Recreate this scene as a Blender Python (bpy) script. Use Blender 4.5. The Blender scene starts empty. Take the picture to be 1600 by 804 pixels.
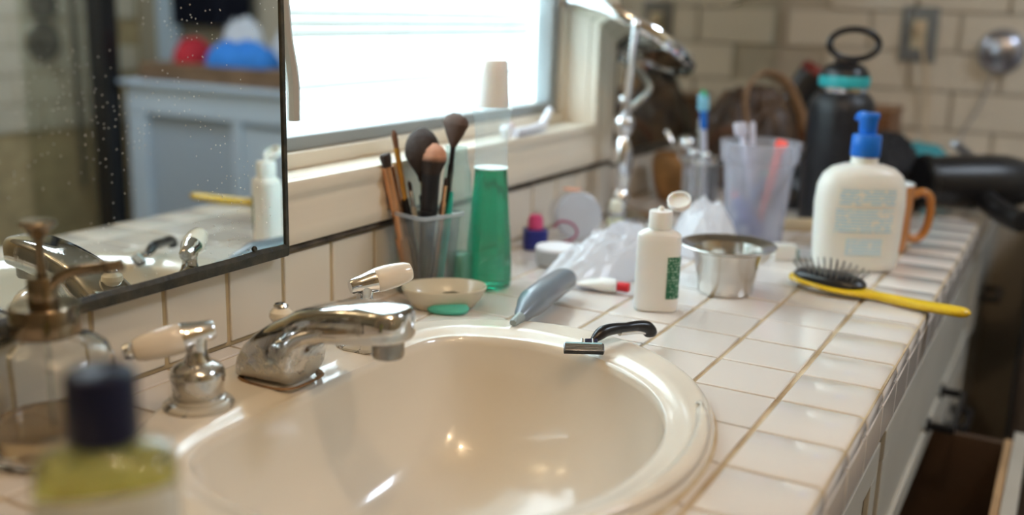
import bpy, bmesh, math, random
from mathutils import Vector, Matrix, noise, Quaternion
random.seed(7)
PI = math.pi
SC = bpy.context.scene
COL = SC.collection

# ------------------------------------------------------------------ camera
cam_d = bpy.data.cameras.new('camera'); cam = bpy.data.objects.new('camera', cam_d); COL.objects.link(cam)
YAW, PITCH, ROLL = -0.5002, 0.2367, 0.0300
_f = Vector((math.sin(YAW)*math.cos(PITCH), math.cos(YAW)*math.cos(PITCH), -math.sin(PITCH)))
_r = Vector((math.cos(YAW), -math.sin(YAW), 0)); _u = _r.cross(_f)
_r2 = _r*math.cos(ROLL)+_u*math.sin(ROLL); _u2 = -_r*math.sin(ROLL)+_u*math.cos(ROLL)
m = Matrix((_r2, _u2, -_f)).transposed().to_4x4(); m.translation = Vector((0.7064, -0.7101, 0.3303))
cam.matrix_world = m
cam_d.sensor_width = 36; cam_d.lens = 1591.9/1600*36
cam_d.clip_start = 0.02
cam_d.dof.use_dof = True; cam_d.dof.focus_distance = 0.985; cam_d.dof.aperture_fstop = 2.1; cam_d.dof.aperture_blades = 0
SC.camera = cam

# ------------------------------------------------------------------ world, lights, exposure
SC.view_settings.view_transform = 'Standard'; SC.view_settings.look = 'None'
SC.view_settings.gamma = 1; SC.view_settings.use_curve_mapping = False
SC.view_settings.exposure = 0.20
w = bpy.data.worlds.new('sky'); SC.world = w; w.use_nodes = True
bg = w.node_tree.nodes['Background']; bg.inputs[0].default_value = (0.80, 0.92, 1.0, 1); bg.inputs[1].default_value = 10.0

def area(name, loc, rot, sx, sy, power, col, portal=False):
    l = bpy.data.lights.new(name, 'AREA'); l.shape = 'RECTANGLE'; l.size = sx; l.size_y = sy
    l.energy = power; l.color = col
    if portal: l.cycles.is_portal = True
    o = bpy.data.objects.new(name, l); COL.objects.link(o); o.location = loc; o.rotation_euler = rot
    return o
area('window_portal', (-0.13, 0.43, 0.56), (0, -PI/2, 0), 0.9, 0.9, 1, (1, 1, 1), True)
def bulb_light(name, loc, power, col=(1.0, 0.72, 0.45), rad=0.028):
    l = bpy.data.lights.new(name, 'POINT'); l.energy = power; l.color = col; l.shadow_soft_size = rad
    o = bpy.data.objects.new(name, l); COL.objects.link(o); o.location = loc
bulb_light('bulb_light', (0.74, -0.56, 1.42), 9.5)
bulb_light('bulb_light', (1.30, -0.56, 1.42), 9.5)
area('cool_fill', (1.75, 0.95, 1.53), (0, 0, 0), 0.5, 0.5, 17, (0.76, 0.87, 1.0))  # added cool fill under the ceiling, brightens far wall and mirrored room

# ------------------------------------------------------------------ helpers
def mat(name, col=(.8, .8, .8), rough=.5, metal=0., trans=0., ior=1.45, coat=0., noise_amt=0., noise_scale=20., col2=None, bump=0., bump_scale=60., sss=0., emit=None, alpha=1.):
    mt = bpy.data.materials.new(name); mt.use_nodes = True
    nt = mt.node_tree; b = nt.nodes['Principled BSDF']
    b.inputs['Base Color'].default_value = (*col, 1); b.inputs['Roughness'].default_value = rough
    b.inputs['Metallic'].default_value = metal; b.inputs['Transmission Weight'].default_value = trans
    b.inputs['IOR'].default_value = ior; b.inputs['Coat Weight'].default_value = coat; b.inputs['Coat Roughness'].default_value = .05
    b.inputs['Alpha'].default_value = alpha
    if sss: b.inputs['Subsurface Weight'].default_value = sss; b.inputs['Subsurface Scale'].default_value = .01
    if emit: b.inputs['Emission Color'].default_value = (*emit[0], 1); b.inputs['Emission Strength'].default_value = emit[1]
    if noise_amt > 0 or bump > 0:
        tc = nt.nodes.new('ShaderNodeTexCoord')
    if noise_amt > 0:
        n = nt.nodes.new('ShaderNodeTexNoise'); n.inputs['Scale'].default_value = noise_scale; n.inputs['Detail'].default_value = 4
        nt.links.new(tc.outputs['Object'], n.inputs['Vector'])
        r = nt.nodes.new('ShaderNodeValToRGB'); r.color_ramp.elements[0].position = .35; r.color_ramp.elements[1].position = .7
        r.color_ramp.elements[0].color = (*col, 1)
        c2 = col2 if col2 else tuple(c*(1-noise_amt) for c in col)
        r.color_ramp.elements[1].color = (*c2, 1)
        nt.links.new(n.outputs['Fac'], r.inputs['Fac']); nt.links.new(r.outputs['Color'], b.inputs['Base Color'])
    if bump > 0:
        n2 = nt.nodes.new('ShaderNodeTexNoise'); n2.inputs['Scale'].default_value = bump_scale; n2.inputs['Detail'].default_value = 3
        nt.links.new(tc.outputs['Object'], n2.inputs['Vector'])
        bp = nt.nodes.new('ShaderNodeBump'); bp.inputs['Strength'].default_value = bump; bp.inputs['Distance'].default_value = .002
        nt.links.new(n2.outputs['Fac'], bp.inputs['Height']); nt.links.new(bp.outputs['Normal'], b.inputs['Normal'])
    return mt

def mat_clear(name, tint=(1, 1, 1), haze=0.06, haze_col=(.85, .87, .9), rough=.03, trans_haze=0.0):
    """thin clear plastic: straight-through tint, fresnel gloss, a little haze"""
    mt = bpy.data.materials.new(name); mt.use_nodes = True; nt = mt.node_tree; nt.nodes.clear()
    out = nt.nodes.new('ShaderNodeOutputMaterial')
    tr = nt.nodes.new('ShaderNodeBsdfTransparent'); tr.inputs[0].default_value = (*tint, 1)
    df = nt.nodes.new('ShaderNodeBsdfDiffuse'); df.inputs[0].default_value = (*haze_col, 1)
    tl = nt.nodes.new('ShaderNodeBsdfTranslucent'); tl.inputs[0].default_value = (*haze_col, 1)
    m0 = nt.nodes.new('ShaderNodeMixShader'); m0.inputs[0].default_value = .5
    nt.links.new(df.outputs[0], m0.inputs[1]); nt.links.new(tl.outputs[0], m0.inputs[2])
    m1 = nt.nodes.new('ShaderNodeMixShader'); m1.inputs[0].default_value = haze
    nt.links.new(tr.outputs[0], m1.inputs[1]); nt.links.new(m0.outputs[0], m1.inputs[2])
    gl = nt.nodes.new('ShaderNodeBsdfGlossy'); gl.inputs['Roughness'].default_value = rough
    lw = nt.nodes.new('ShaderNodeFresnel')
    ge = nt.nodes.new('ShaderNodeNewGeometry'); io = nt.nodes.new('ShaderNodeMath'); io.operation = 'MULTIPLY_ADD'   # keep 1.5 seen from either side of the thin sheet
    io.inputs[1].default_value = 1/1.5-1.5; io.inputs[2].default_value = 1.5
    nt.links.new(ge.outputs['Backfacing'], io.inputs[0]); nt.links.new(io.outputs[0], lw.inputs[0])
    m2 = nt.nodes.new('ShaderNodeMixShader')
    nt.links.new(lw.outputs[0], m2.inputs[0]); nt.links.new(m1.outputs[0], m2.inputs[1]); nt.links.new(gl.outputs[0], m2.inputs[2])
    nt.links.new(m2.outputs[0], out.inputs[0])
    return mt

def finish(bm, ang=.65):
    bmesh.ops.recalc_face_normals(bm, faces=bm.faces)
    for f in bm.faces: f.smooth = True
    for e in bm.edges:
        if len(e.link_faces) == 2 and (e.calc_face_angle(0) > ang or (e.seam and e.calc_face_angle(0) > .12)): e.smooth = False
        e.seam = False

def obj(name, bm, mt, parent=None, loc=None, rot=None, fin=True):
    if fin: finish(bm)
    me = bpy.data.meshes.new(name); bm.to_mesh(me); bm.free()
    if mt: me.materials.append(mt)
    o = bpy.data.objects.new(name, me); COL.objects.link(o)
    if parent: o.parent = parent
    if loc is not None: o.location = loc
    if rot is not None: o.rotation_euler = rot
    return o

def inst(src, name, parent=None, loc=None, rot=None):
    o = bpy.data.objects.new(name, src.data); COL.objects.link(o)
    if parent: o.parent = parent
    if loc is not None: o.location = loc
    if rot is not None: o.rotation_euler = rot
    return o

def tag(o, label, cat, group=None):
    o['label'] = label; o['category'] = cat
    if group: o['group'] = group
    return o

def thing(name, label, cat, loc=(0, 0, 0), rotz=0, group=None, rot=None):
    o = bpy.data.objects.new(name, None); COL.objects.link(o); o.empty_display_size = .02
    o.location = loc; o.rotation_euler = rot if rot else (0, 0, rotz)
    return tag(o, label, cat, group)

def struct(name, bm, mt, parent=None):
    o = obj(name, bm, mt, parent)
    if parent is None: o['kind'] = 'structure'
    return o

def box(bm, x0, x1, y0, y1, z0, z1, bev=0., seg=2):
    vs = [bm.verts.new((x, y, z)) for x in (x0, x1) for y in (y0, y1) for z in (z0, z1)]
    idx = [(0, 1, 3, 2), (4, 6, 7, 5), (0, 4, 5, 1), (2, 3, 7, 6), (0, 2, 6, 4), (1, 5, 7, 3)]
    fs = [bm.faces.new([vs[i] for i in t]) for t in idx]
    if bev > 0:
        es = list({e for f in fs for e in f.edges})
        old = set(bm.faces)-set(fs)
        bmesh.ops.bevel(bm, geom=es, offset=bev, segments=seg, affect='EDGES', profile=.5)
        for f in sorted([f for f in bm.faces if f not in old], key=lambda f: -f.calc_area())[:6]:
            for e in f.edges: e.seam = True
    return bm
def cbox(bm, c, s, bev=0., seg=2):
    return box(bm, c[0]-s[0]/2, c[0]+s[0]/2, c[1]-s[1]/2, c[1]+s[1]/2, c[2]-s[2]/2, c[2]+s[2]/2, bev, seg)
def NB(): return bmesh.new()
def B(*a, **k): return box(bmesh.new(), *a, **k)

def loft(bm, rings, cap0=True, cap1=True, closed=True):
    vr = [[bm.verts.new(p) for p in r] for r in rings]
    n = len(vr[0])
    for a, b in zip(vr[:-1], vr[1:]):
        for i in range(n if closed else n-1):
            j = (i+1) % n
            bm.faces.new((a[i], a[j], b[j], b[i]))
    if cap0: bm.faces.new(vr[0][::-1])
    if cap1: bm.faces.new(vr[-1])
    return bm
def lathe(prof, seg=32, bm=None, M=None, cap0=True, cap1=True, sx=1, sy=1):
    bm = bm or bmesh.new()
    rings = []
    for r, z in prof:
        ring = [Vector((max(r, 1e-5)*math.cos(2*PI*i/seg)*sx, max(r, 1e-5)*math.sin(2*PI*i/seg)*sy, z)) for i in range(seg)]
        if M: ring = [M @ p for p in ring]
        rings.append(ring)
    return loft(bm, rings, cap0, cap1)
def supring(rx, ry, z, n=2., seg=40, cx=0, cy=0):
    out = []
    for i in range(seg):
        t = 2*PI*i/seg; c, s = math.cos(t), math.sin(t)
        out.append(Vector((cx+rx*math.copysign(abs(c)**(2/n), c), cy+ry*math.copysign(abs(s)**(2/n), s), z)))
    return out
def suploft(secs, seg=40, bm=None, cap0=True, cap1=True):
    """secs: (z, rx, ry, n[,cx,cy])"""
    bm = bm or bmesh.new()
    return loft(bm, [supring(s[1], s[2], s[0], s[3], seg, *(s[4:6] if len(s) > 4 else (0, 0))) for s in secs], cap0, cap1)
def tube(pts, rad, seg=10, bm=None, closed=False, flat=1., up=None):
    bm = bm or bmesh.new()
    pts = [Vector(p) for p in pts]; n = len(pts)
    if not hasattr(rad, '__len__'): rad = [rad]*n
    rings = []; prev = up.copy() if up else None
    for i, p in enumerate(pts):
        if closed: t = pts[(i+1) % n]-pts[i-1]
        else: t = pts[min(i+1, n-1)]-pts[max(i-1, 0)]
        t.normalize()
        if prev is None: prev = t.orthogonal()
        a = (prev-t*prev.dot(t))
        a = a.normalized() if a.length > 1e-6 else t.orthogonal().normalized()
        prev = a; b = t.cross(a)
        rings.append([p+(a*math.cos(2*PI*k/seg)*flat+b*math.sin(2*PI*k/seg))*rad[i] for k in range(seg)])
    if closed:
        rings.append(rings[0]); loft(bm, rings, False, False); bmesh.ops.remove_doubles(bm, verts=bm.verts, dist=1e-6)
    else: loft(bm, rings)
    return bm
def smooth_path(pts, n=8):
    pts = [Vector(p) for p in pts]; P = [pts[0]]+pts+[pts[-1]]; out = []
    for i in range(1, len(P)-2):
        for k in range(n):
            t = k/n; a, b, c, d = P[i-1], P[i], P[i+1], P[i+2]
            out.append(.5*((2*b)+(c-a)*t+(2*a-5*b+4*c-d)*t*t+(-a+3*b-3*c+d)*t**3))
    out.append(pts[-1]); return out
def lerp(a, b, t): return a+(b-a)*t
def sstep(t): t = max(0, min(1, t)); return t*t*(3-2*t)

def crumple(hx, hy, h, seed=0, res=40, amp=.35, freq=3., n=2.2, prof=.6, thick=True):
    """a crumpled soft heap sitting on z=0: dome with ridged folds"""
    bm = bmesh.new(); R = []
    for i in range(res+1):
        row = []
        v = i/res   # 0 rim .. 1 centre
        for k in range(res*2):
            t = 2*PI*k/(res*2)
            rr = 1-v
            wob = 1+.16*noise.noise(Vector((math.cos(t)*1.7, math.sin(t)*1.7, seed)))
            x, y = rr*math.cos(t)*wob, rr*math.sin(t)*wob
            nz = 0; a = 1.; fq = freq
            for o in range(3):
                nz += a*(1-2*abs(noise.noise(Vector((x*fq+seed*3.1, y*fq, seed+o*7.))))); a *= .5; fq *= 2.1
            base = (1-rr**n)**prof
            z = h*base*(1-amp+amp*nz/1.75)
            jx = .05*noise.noise(Vector((x*4, y*4, seed+3.3))); jy = .05*noise.noise(Vector((x*4+9, y*4, seed+5.3)))
            row.append(Vector((hx*(x+jx*v), hy*(y+jy*v), max(z, 0.0008))))
        R.append(row)
    loft(bm, R, False, True)
    # close underneath
    bv = [f for f in bm.faces]
    bmesh.ops.remove_doubles(bm, verts=bm.verts, dist=1e-5)
    es = [e for e in bm.edges if len(e.link_faces) == 1]
    bmesh.ops.holes_fill(bm, edges=es, sides=0)
    return bm

# ------------------------------------------------------------------ materials
def m_tile(name, col, rough=.13, var=.04):
    mt = mat(name, col, rough, coat=.4, bump=.08, bump_scale=14.)
    nt = mt.node_tree; b = nt.nodes['Principled BSDF']
    oi = nt.nodes.new('ShaderNodeObjectInfo')
    hs = nt.nodes.new('ShaderNodeHueSaturation'); hs.inputs['Color'].default_value = (*col, 1)
    mr = nt.nodes.new('ShaderNodeMapRange'); mr.inputs['To Min'].default_value = 1-var; mr.inputs['To Max'].default_value = 1+var
    nt.links.new(oi.outputs['Random'], mr.inputs['Value']); nt.links.new(mr.outputs[0], hs.inputs['Value'])
    nt.links.new(hs.outputs[0], b.inputs['Base Color'])
    return mt
M_TILE = m_tile('glazed_tile', (.74, .695, .66))
M_WTILE = m_tile('wall_tile', (.72, .67, .58), .2)
M_SUB = m_tile('subway_tile', (.66, .60, .50), .22)
M_GROUT = mat('grout', (.58, .47, .32), .85, noise_amt=.35, noise_scale=14, col2=(.34, .24, .13), bump=.5, bump_scale=400)
M_WGROUT = mat('wall_grout', (.56, .44, .26), .85, noise_amt=.3, noise_scale=20)
M_SINK = mat('sink_enamel', (.79, .73, .64), .17, coat=.5, noise_amt=.05, noise_scale=6)
M_PAINT = mat('warm_paint', (.60, .54, .43), .6)
M_WHITEPAINT = mat('white_gloss_paint', (.74, .67, .56), .35)
M_GREYFRAME = mat('grey_sash', (.30, .33, .34), .5)
M_CAB = mat('cabinet_paint', (.55, .53, .47), .4, noise_amt=.08, noise_scale=8)
M_BLUECAB = mat('dresser_daylight_tint', (.58, .72, .90), .45)  # blue of the window daylight is put into this colour
M_WOODTOP = mat('brown_wood', (.24, .15, .09), .5, noise_amt=.4, noise_scale=12)
M_FLOOR = mat('dark_floor', (.10, .075, .055), .5, noise_amt=.3, noise_scale=5)
M_DARK = mat('black_satin', (.012, .012, .014), .35)
M_EDGE = mat('mirror_edge', (.020, .022, .018), .4, noise_amt=.6, noise_scale=60, col2=(.07, .06, .04), bump=.5, bump_scale=150)
M_STRIP = mat('dark_caulk', (.035, .028, .022), .6, noise_amt=.8, noise_scale=50, col2=(.14, .11, .08), bump=.6, bump_scale=200)
M_BLACKPL = mat('black_plastic', (.010, .010, .013), .28)
M_WHITEPL = mat('white_plastic', (.80, .79, .77), .35, sss=.1)
M_BLUEPL = mat('blue_plastic', (.01, .15, .62), .3)
M_RED = mat('red_plastic', (.65, .02, .03), .35)
M_COPPER = mat('aged_copper', (.36, .29, .21), .2, metal=1., noise_amt=.5, noise_scale=60, col2=(.20, .16, .11))
M_GOLD = mat('gold_lacquer', (.75, .40, .08), .25, metal=.6)
M_ROSE = mat('rose_metal', (.75, .40, .22), .25, metal=.9)
M_BRISTLE_D = mat('dark_bristle', (.035, .02, .015), .8, bump=1., bump_scale=500)
M_BRISTLE_P = mat('pale_bristle', (.45, .22, .13), .8, noise_amt=.3, noise_scale=40, bump=1., bump_scale=500)
M_STEEL = mat('brushed_steel', (.60, .58, .55), .22, metal=1., bump=.1, bump_scale=80)
M_CHROME2 = mat('clean_chrome', (.80, .80, .82), .07, metal=1.)
M_CLEAR = mat_clear('clear_acrylic', (.88, .90, .90), .12, (.75, .78, .80), .04)
M_CLEAR2 = mat_clear('clear_cup_plastic', (.97, .97, 1.), .14)
M_FROST = mat_clear('frosted_plastic', (.90, .91, .96), .28, (.84, .85, .92), .25)
M_BAGPL = mat_clear('bag_plastic', (.92, .94, 1), .93, (.90, .91, .95), .25)
M_GLASS = mat('clear_glass', (.97, .98, .97), .0, trans=1., ior=1.46)

def m_chrome_faucet():
    mt = mat('scaled_chrome', (.62, .62, .62), .06, metal=1.)
    nt = mt.node_tree; b = nt.nodes['Principled BSDF']
    tc = nt.nodes.new('ShaderNodeTexCoord')
    sep = nt.nodes.new('ShaderNodeSeparateXYZ'); nt.links.new(tc.outputs['Object'], sep.inputs[0])
    n = nt.nodes.new('ShaderNodeTexNoise'); n.inputs['Scale'].default_value = 70; n.inputs['Detail'].default_value = 6
    nt.links.new(tc.outputs['Object'], n.inputs['Vector'])
    # lime scale: strong near the base (object z ~ 0), patchy above
    mr = nt.nodes.new('ShaderNodeMapRange'); mr.inputs['From Min'].default_value = .0; mr.inputs['From Max'].default_value = .045
    mr.inputs['To Min'].default_value = .32; mr.inputs['To Max'].default_value = .0
    nt.links.new(sep.outputs['Z'], mr.inputs['Value'])
    ad = nt.nodes.new('ShaderNodeMath'); ad.operation = 'ADD'; nt.links.new(n.outputs['Fac'], ad.inputs[0]); nt.links.new(mr.outputs[0], ad.inputs[1])
    rp = nt.nodes.new('ShaderNodeValToRGB'); rp.color_ramp.elements[0].position = .60; rp.color_ramp.elements[1].position = .80
    rp.color_ramp.elements[0].color = (0, 0, 0, 1); rp.color_ramp.elements[1].color = (.75, .75, .75, 1)
    nt.links.new(ad.outputs[0], rp.inputs[0])
    mx = nt.nodes.new('ShaderNodeMix'); mx.data_type = 'RGBA'
    mx.inputs['A'].default_value = (.62, .62, .62, 1); mx.inputs['B'].default_value = (.48, .44, .35, 1)
    nt.links.new(rp.outputs[0], mx.inputs['Factor']); nt.links.new(mx.outputs['Result'], b.inputs['Base Color'])
    iv = nt.nodes.new('ShaderNodeMath'); iv.operation = 'SUBTRACT'; iv.inputs[0].default_value = 1.; nt.links.new(rp.outputs[0], iv.inputs[1])
    nt.links.new(iv.outputs[0], b.inputs['Metallic'])
    rr = nt.nodes.new('ShaderNodeMath'); rr.operation = 'MULTIPLY_ADD'; rr.inputs[1].default_value = .45; rr.inputs[2].default_value = .06
    nt.links.new(rp.outputs[0], rr.inputs[0]); nt.links.new(rr.outputs[0], b.inputs['Roughness'])
    bp = nt.nodes.new('ShaderNodeBump'); bp.inputs['Strength'].default_value = .25; bp.inputs['Distance'].default_value = .0008
    nt.links.new(rp.outputs[0], bp.inputs['Height']); nt.links.new(bp.outputs[0], b.inputs['Normal'])
    return mt
M_CHROME = m_chrome_faucet()

def m_mirror(specks=True):
    mt = mat('mirror_silver', (.80, .84, .80), .012, metal=1.)
    if not specks: return mt
    nt = mt.node_tree; b = nt.nodes['Principled BSDF']; out = [x for x in nt.nodes if x.type == 'OUTPUT_MATERIAL'][0]
    tc = nt.nodes.new('ShaderNodeTexCoord')
    v = nt.nodes.new('ShaderNodeTexVoronoi'); v.inputs['Scale'].default_value = 190; v.inputs['Randomness'].default_value = 1
    v.voronoi_dimensions = '2D'; v.inputs['Scale'].default_value = 170
    sx_ = nt.nodes.new('ShaderNodeSeparateXYZ'); cx_ = nt.nodes.new('ShaderNodeCombineXYZ'); nt.links.new(tc.outputs['Object'], sx_.inputs[0])
    nt.links.new(sx_.outputs['Y'], cx_.inputs[0]); nt.links.new(sx_.outputs['Z'], cx_.inputs[1]); nt.links.new(cx_.outputs[0], v.inputs['Vector'])
    # only few cells carry a dried drop
    sepc = nt.nodes.new('ShaderNodeSeparateColor'); nt.links.new(v.outputs['Color'], sepc.inputs[0])
    n = nt.nodes.new('ShaderNodeTexNoise'); n.inputs['Scale'].default_value = 9; nt.links.new(tc.outputs['Object'], n.inputs['Vector'])
    thr = nt.nodes.new('ShaderNodeMath'); thr.operation = 'MULTIPLY_ADD'; thr.inputs[1].default_value = 1.6; thr.inputs[2].default_value = -.68
    nt.links.new(n.outputs['Fac'], thr.inputs[0])
    lt = nt.nodes.new('ShaderNodeMath'); lt.operation = 'LESS_THAN'; nt.links.new(sepc.outputs[0], lt.inputs[0]); nt.links.new(thr.outputs[0], lt.inputs[1])
    rad = nt.nodes.new('ShaderNodeMath'); rad.operation = 'LESS_THAN'; rad.inputs[1].default_value = .10; nt.links.new(v.outputs['Distance'], rad.inputs[0])
    mu = nt.nodes.new('ShaderNodeMath'); mu.operation = 'MULTIPLY'; nt.links.new(lt.outputs[0], mu.inputs[0]); nt.links.new(rad.outputs[0], mu.inputs[1])
    k = nt.nodes.new('ShaderNodeMath'); k.operation = 'MULTIPLY'; k.inputs[1].default_value = .7; nt.links.new(mu.outputs[0], k.inputs[0])
    d = nt.nodes.new('ShaderNodeBsdfDiffuse'); d.inputs[0].default_value = (.85, .85, .82, 1)
    mx = nt.nodes.new('ShaderNodeMixShader'); nt.links.new(k.outputs[0], mx.inputs[0]); nt.links.new(b.outputs[0], mx.inputs[1]); nt.links.new(d.outputs[0], mx.inputs[2])
    nt.links.new(mx.outputs[0], out.inputs[0])
    return mt
M_MIRROR = m_mirror(); M_MIRROR2 = m_mirror(False)

# ------------------------------------------------------------------ room shell
XR, YF, YN, ZT, ZF = 2.4, 2.0, -1.7, 1.55, -.85
WY0, WY1, WZ0, WZ1 = .0, .84, .153, .98       # window opening in the left wall
b = NB()
box(b, -.14, -.008, YN, WY0, ZF, ZT); box(b, -.14, -.008, WY1, YF, ZF, ZT)
box(b, -.14, -.008, WY0, WY1, ZF, WZ0-.01); box(b, -.14, -.008, WY0, WY1, WZ1, ZT)
wall_left = struct('wall_left', b, M_PAINT)
wall_far = struct('wall_far', B(-.14, XR+.1, YF+.008, YF+.12, ZF, ZT), mat('pale_grout', (.44, .39, .31), .85))
wall_right = struct('wall_right', B(XR+.008, XR+.12, YN, YF, ZF, ZT), M_WGROUT)
struct('wall_near', B(-.14, XR+.1, YN-.1, YN, ZF, ZT), mat('olive_paint', (.30, .26, .19), .6))
struct('floor', B(-.14, XR+.1, YN-.1, YF+.12, ZF-.1, ZF), M_FLOOR)
struct('ceiling', B(-.14, XR+.1, YN-.1, YF+.12, ZT, ZT+.1), mat('ceiling_paint', (.72, .68, .60), .8))

# subway tiles on the far wall (205 x 93.5 mm, running bond)
b = B(-.1, .1, -.009, 0, -.0445, .0445, bev=.0016, seg=1); finish(b)
sub_me = bpy.data.meshes.new('tile'); b.to_mesh(sub_me); b.free(); sub_me.materials.append(M_SUB)
def sub_tile(parent, loc, rotz=0, name='tile'):
    o = bpy.data.objects.new(name, sub_me); COL.objects.link(o); o.parent = parent; o.location = loc; o.rotation_euler = (0, 0, rotz); return o
for k in range(-9, 7):
    zc = .358+.0467-.0935+k*.0935
    if zc > .8: continue
    for i in range(0, 6 if k > -4 else 0):
        xc = (.2225 if k % 2 else .12)+.2075*(i-1)+(0.1025 if 0 else 0)
        if xc < .1: continue
        sub_tile(wall_far, (xc, YF+.008, zc))
for k in range(-4, 6):                       # the shower wall seen in the mirror
    for i in range(6):
        yc = YF-.12-.2075*i-(.1 if k % 2 else 0)
        sub_tile(wall_right, (XR+.008, yc, .31+k*.0935), PI/2*3)

# backsplash tiles on the left wall
b = B(-.008, 0., -.0376, .0376, -.0365, .0365, bev=.0018, seg=2); finish(b)
bs = obj('tile', b, M_WTILE, wall_left, (0, .043, .0385), fin=False)
for n in range(-12, 25):
    if n == 0: continue
    inst(bs, 'tile', wall_left, (random.uniform(-.0004, .0002), .043+n*.08, .0385))
struct('trim_1', B(-.008, -.0022, -1.0, YF, -.002, .0785), M_WGROUT, wall_left).name = 'grout_bed'
b = NB(); 
ys = [-1.0+i*.02 for i in range(151)]
rings = []
for y in ys:
    h = .0035+.0012*noise.noise(Vector((y*14, 0, 1))); o_ = .0010*noise.noise(Vector((y*20, 3, 0)))
    zc = .081
    rings.append([Vector((-.007, y, zc-h)), Vector((.0035+o_, y, zc-h)), Vector((.0055+o_, y, zc)), Vector((.003+o_, y, zc+h)), Vector((-.007, y, zc+h))])
loft(b, rings); struct('trim_2', b, M_STRIP).name = 'trim_1'

# ---------------- window: casing (profiled), jambs, sash, glass, blinds
win = struct('window_1', NB(), M_WHITEPAINT)
def casing_prof():   # (offset outward from the opening, proud of wall)
    return [(0, -.008), (0, .008), (.004, .0105), (.014, .0105), (.018, .0075), (.024, .0075), (.03, .0105), (.044, .0085), (.05, .0115), (.06, .0115), (.066, .009), (.071, -.008)]
def casing(bm, path_pts, outs):
    rings = []
    for (y, z), (oy, oz) in zip(path_pts, outs):
        rings.append([Vector((px, y+oy*o, z+oz*o)) for o, px in casing_prof()])
    loft(bm, rings)
for nm, p, o in (('casing', [(WY0, WZ0), (WY1, WZ0)], [(0, -1), (1.15, -1)]), ('casing', [(WY1, WZ0), (WY1, WZ1)], [(1.15, -1), (1.15, 1)]), ('casing', [(WY1, WZ1), (WY0, WZ1)], [(1.15, 1), (0, 1)])):
    b = NB(); casing(b, p, o); obj(nm, b, M_WHITEPAINT, win)
obj('sill', B(-.12, -.006, WY0, WY1, WZ0-.012, WZ0, bev=.001), M_WHITEPAINT, win)
obj('jamb', B(-.12, -.007, WY1-.002, WY1+.012, WZ0, WZ1), M_WHITEPAINT, win)
obj('jamb', B(-.12, -.007, WY0-.012, WY0+.002, WZ0, WZ1), M_WHITEPAINT, win)
obj('jamb', B(-.12, -.007, WY0, WY1, WZ1-.002, WZ1+.012), M_WHITEPAINT, win)
b = NB(); box(b, -.075, -.046, WY0, WY1, WZ0, .171, bev=.002); box(b, -.075, -.046, .825, WY1, .171, WZ1, bev=.002); obj('stop_moulding', b, M_WHITEPAINT, win)
b = NB(); box(b, -.085, -.056, WY0, .825, .171, .187, bev=.002); box(b, -.085, -.056, .797, .825, .187, WZ1-.02, bev=.002); box(b, -.085, -.056, WY0, .02, .187, WZ1-.02, bev=.002); box(b, -.085, -.056, WY0, .825, WZ1-.02, WZ1)
obj('sash', b, M_GREYFRAME, win)
obj('pane', B(-.0725, -.0695, .02, .797, .187, WZ1-.02), mat_clear('window_glass', (.97, 1, 1), .0), win)
bl = thing('window_blind', 'white horizontal mini blind glowing with daylight in the window', 'blind', (-.1, .41, WZ0))
M_SLAT = bpy.data.materials.new('slat'); M_SLAT.use_nodes = True; nt = M_SLAT.node_tree; nt.nodes.clear()
_o = nt.nodes.new('ShaderNodeOutputMaterial'); _d = nt.nodes.new('ShaderNodeBsdfDiffuse'); _t = nt.nodes.new('ShaderNodeBsdfTranslucent'); _m = nt.nodes.new('ShaderNodeMixShader')
_d.inputs[0].default_value = (.88, .92, .92, 1); _t.inputs[0].default_value = (.86, .92, .92, 1); _m.inputs[0].default_value = .12
nt.links.new(_d.outputs[0], _m.inputs[1]); nt.links.new(_t.outputs[0], _m.inputs[2]); nt.links.new(_m.outputs[0], _o.inputs[0])
b = NB(); rings = []
for t in (-1, -.5, 0, .5, 1):
    rings.append((t*.0075, (1-t*t)*.0012))
vs = [[b.verts.new((x, y, z)) for x, z in rings] for y in (-.39, .39)]
for i in range(4): b.faces.new((vs[0][i], vs[0][i+1], vs[1][i+1], vs[1][i]))
bmesh.ops.solidify(b, geom=b.faces, thickness=.0003)
sl = obj('slat', b, M_SLAT, bl, (0, 0, .026), (0, math.radians(58), 0))
for i in range(1, 64):      # lower slats tilted shut; unseen upper ones set open to let in extra daylight
    inst(sl, 'slat', bl, (0, 0, .026+i*.0122), (0, math.radians(lerp(60, 4, sstep((i-32)/3)))+random.uniform(-.07, .07), 0))
b = NB(); cbox(b, (0, 0, .014), (.018, .78, .008), .002); obj('bottom_rail', b, M_SLAT, bl)
cb = NB()
for yy in (-.28, .0, .28): tube([(0, yy, .01), (0, yy, .81)], .0006, 5, cb)
obj('ladder_cord', cb, M_WHITEPL, bl)

# ---------------- mirrors
SPOT_Y = .0250
def mirror(name, label, y0, y1, z0, z1, x, ew, mm, right=True):
    t = thing(name, label, 'mirror', (x, (y0+y1)/2, z0))
    Y = (y1-y0)/2; H = z1-z0
    obj('mirror_glass', B(0, .004, -Y, Y, 0, H), mm, t)
    rings = []; N = 90
    b = NB()
    for i in range(N+1):
        y = lerp(-Y, Y, i/N); h = ew*(1+.22*noise.noise(Vector((y*22, 1, 2))))
        rings.append([Vector((-.002, y, -.003)), Vector((.007, y, -.003)), Vector((.0075, y, h*.6)), Vector((.0046, y, h)), Vector((-.002, y, h))])
    loft(b, rings); obj('bottom_edge', b, M_EDGE, t)
    b = NB(); s = 1 if right else -1
    box(b, -.002, .006, s*Y-.002, s*Y+.0035, -.003, H, bev=.001); obj('side_edge', b, M_EDGE, t)
    return t
mirror('wall_mirror', 'large water-spotted mirror left of the window with worn black edge', -1.15, .071, .083, 1.25, .011, .0095, M_MIRROR)
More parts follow.
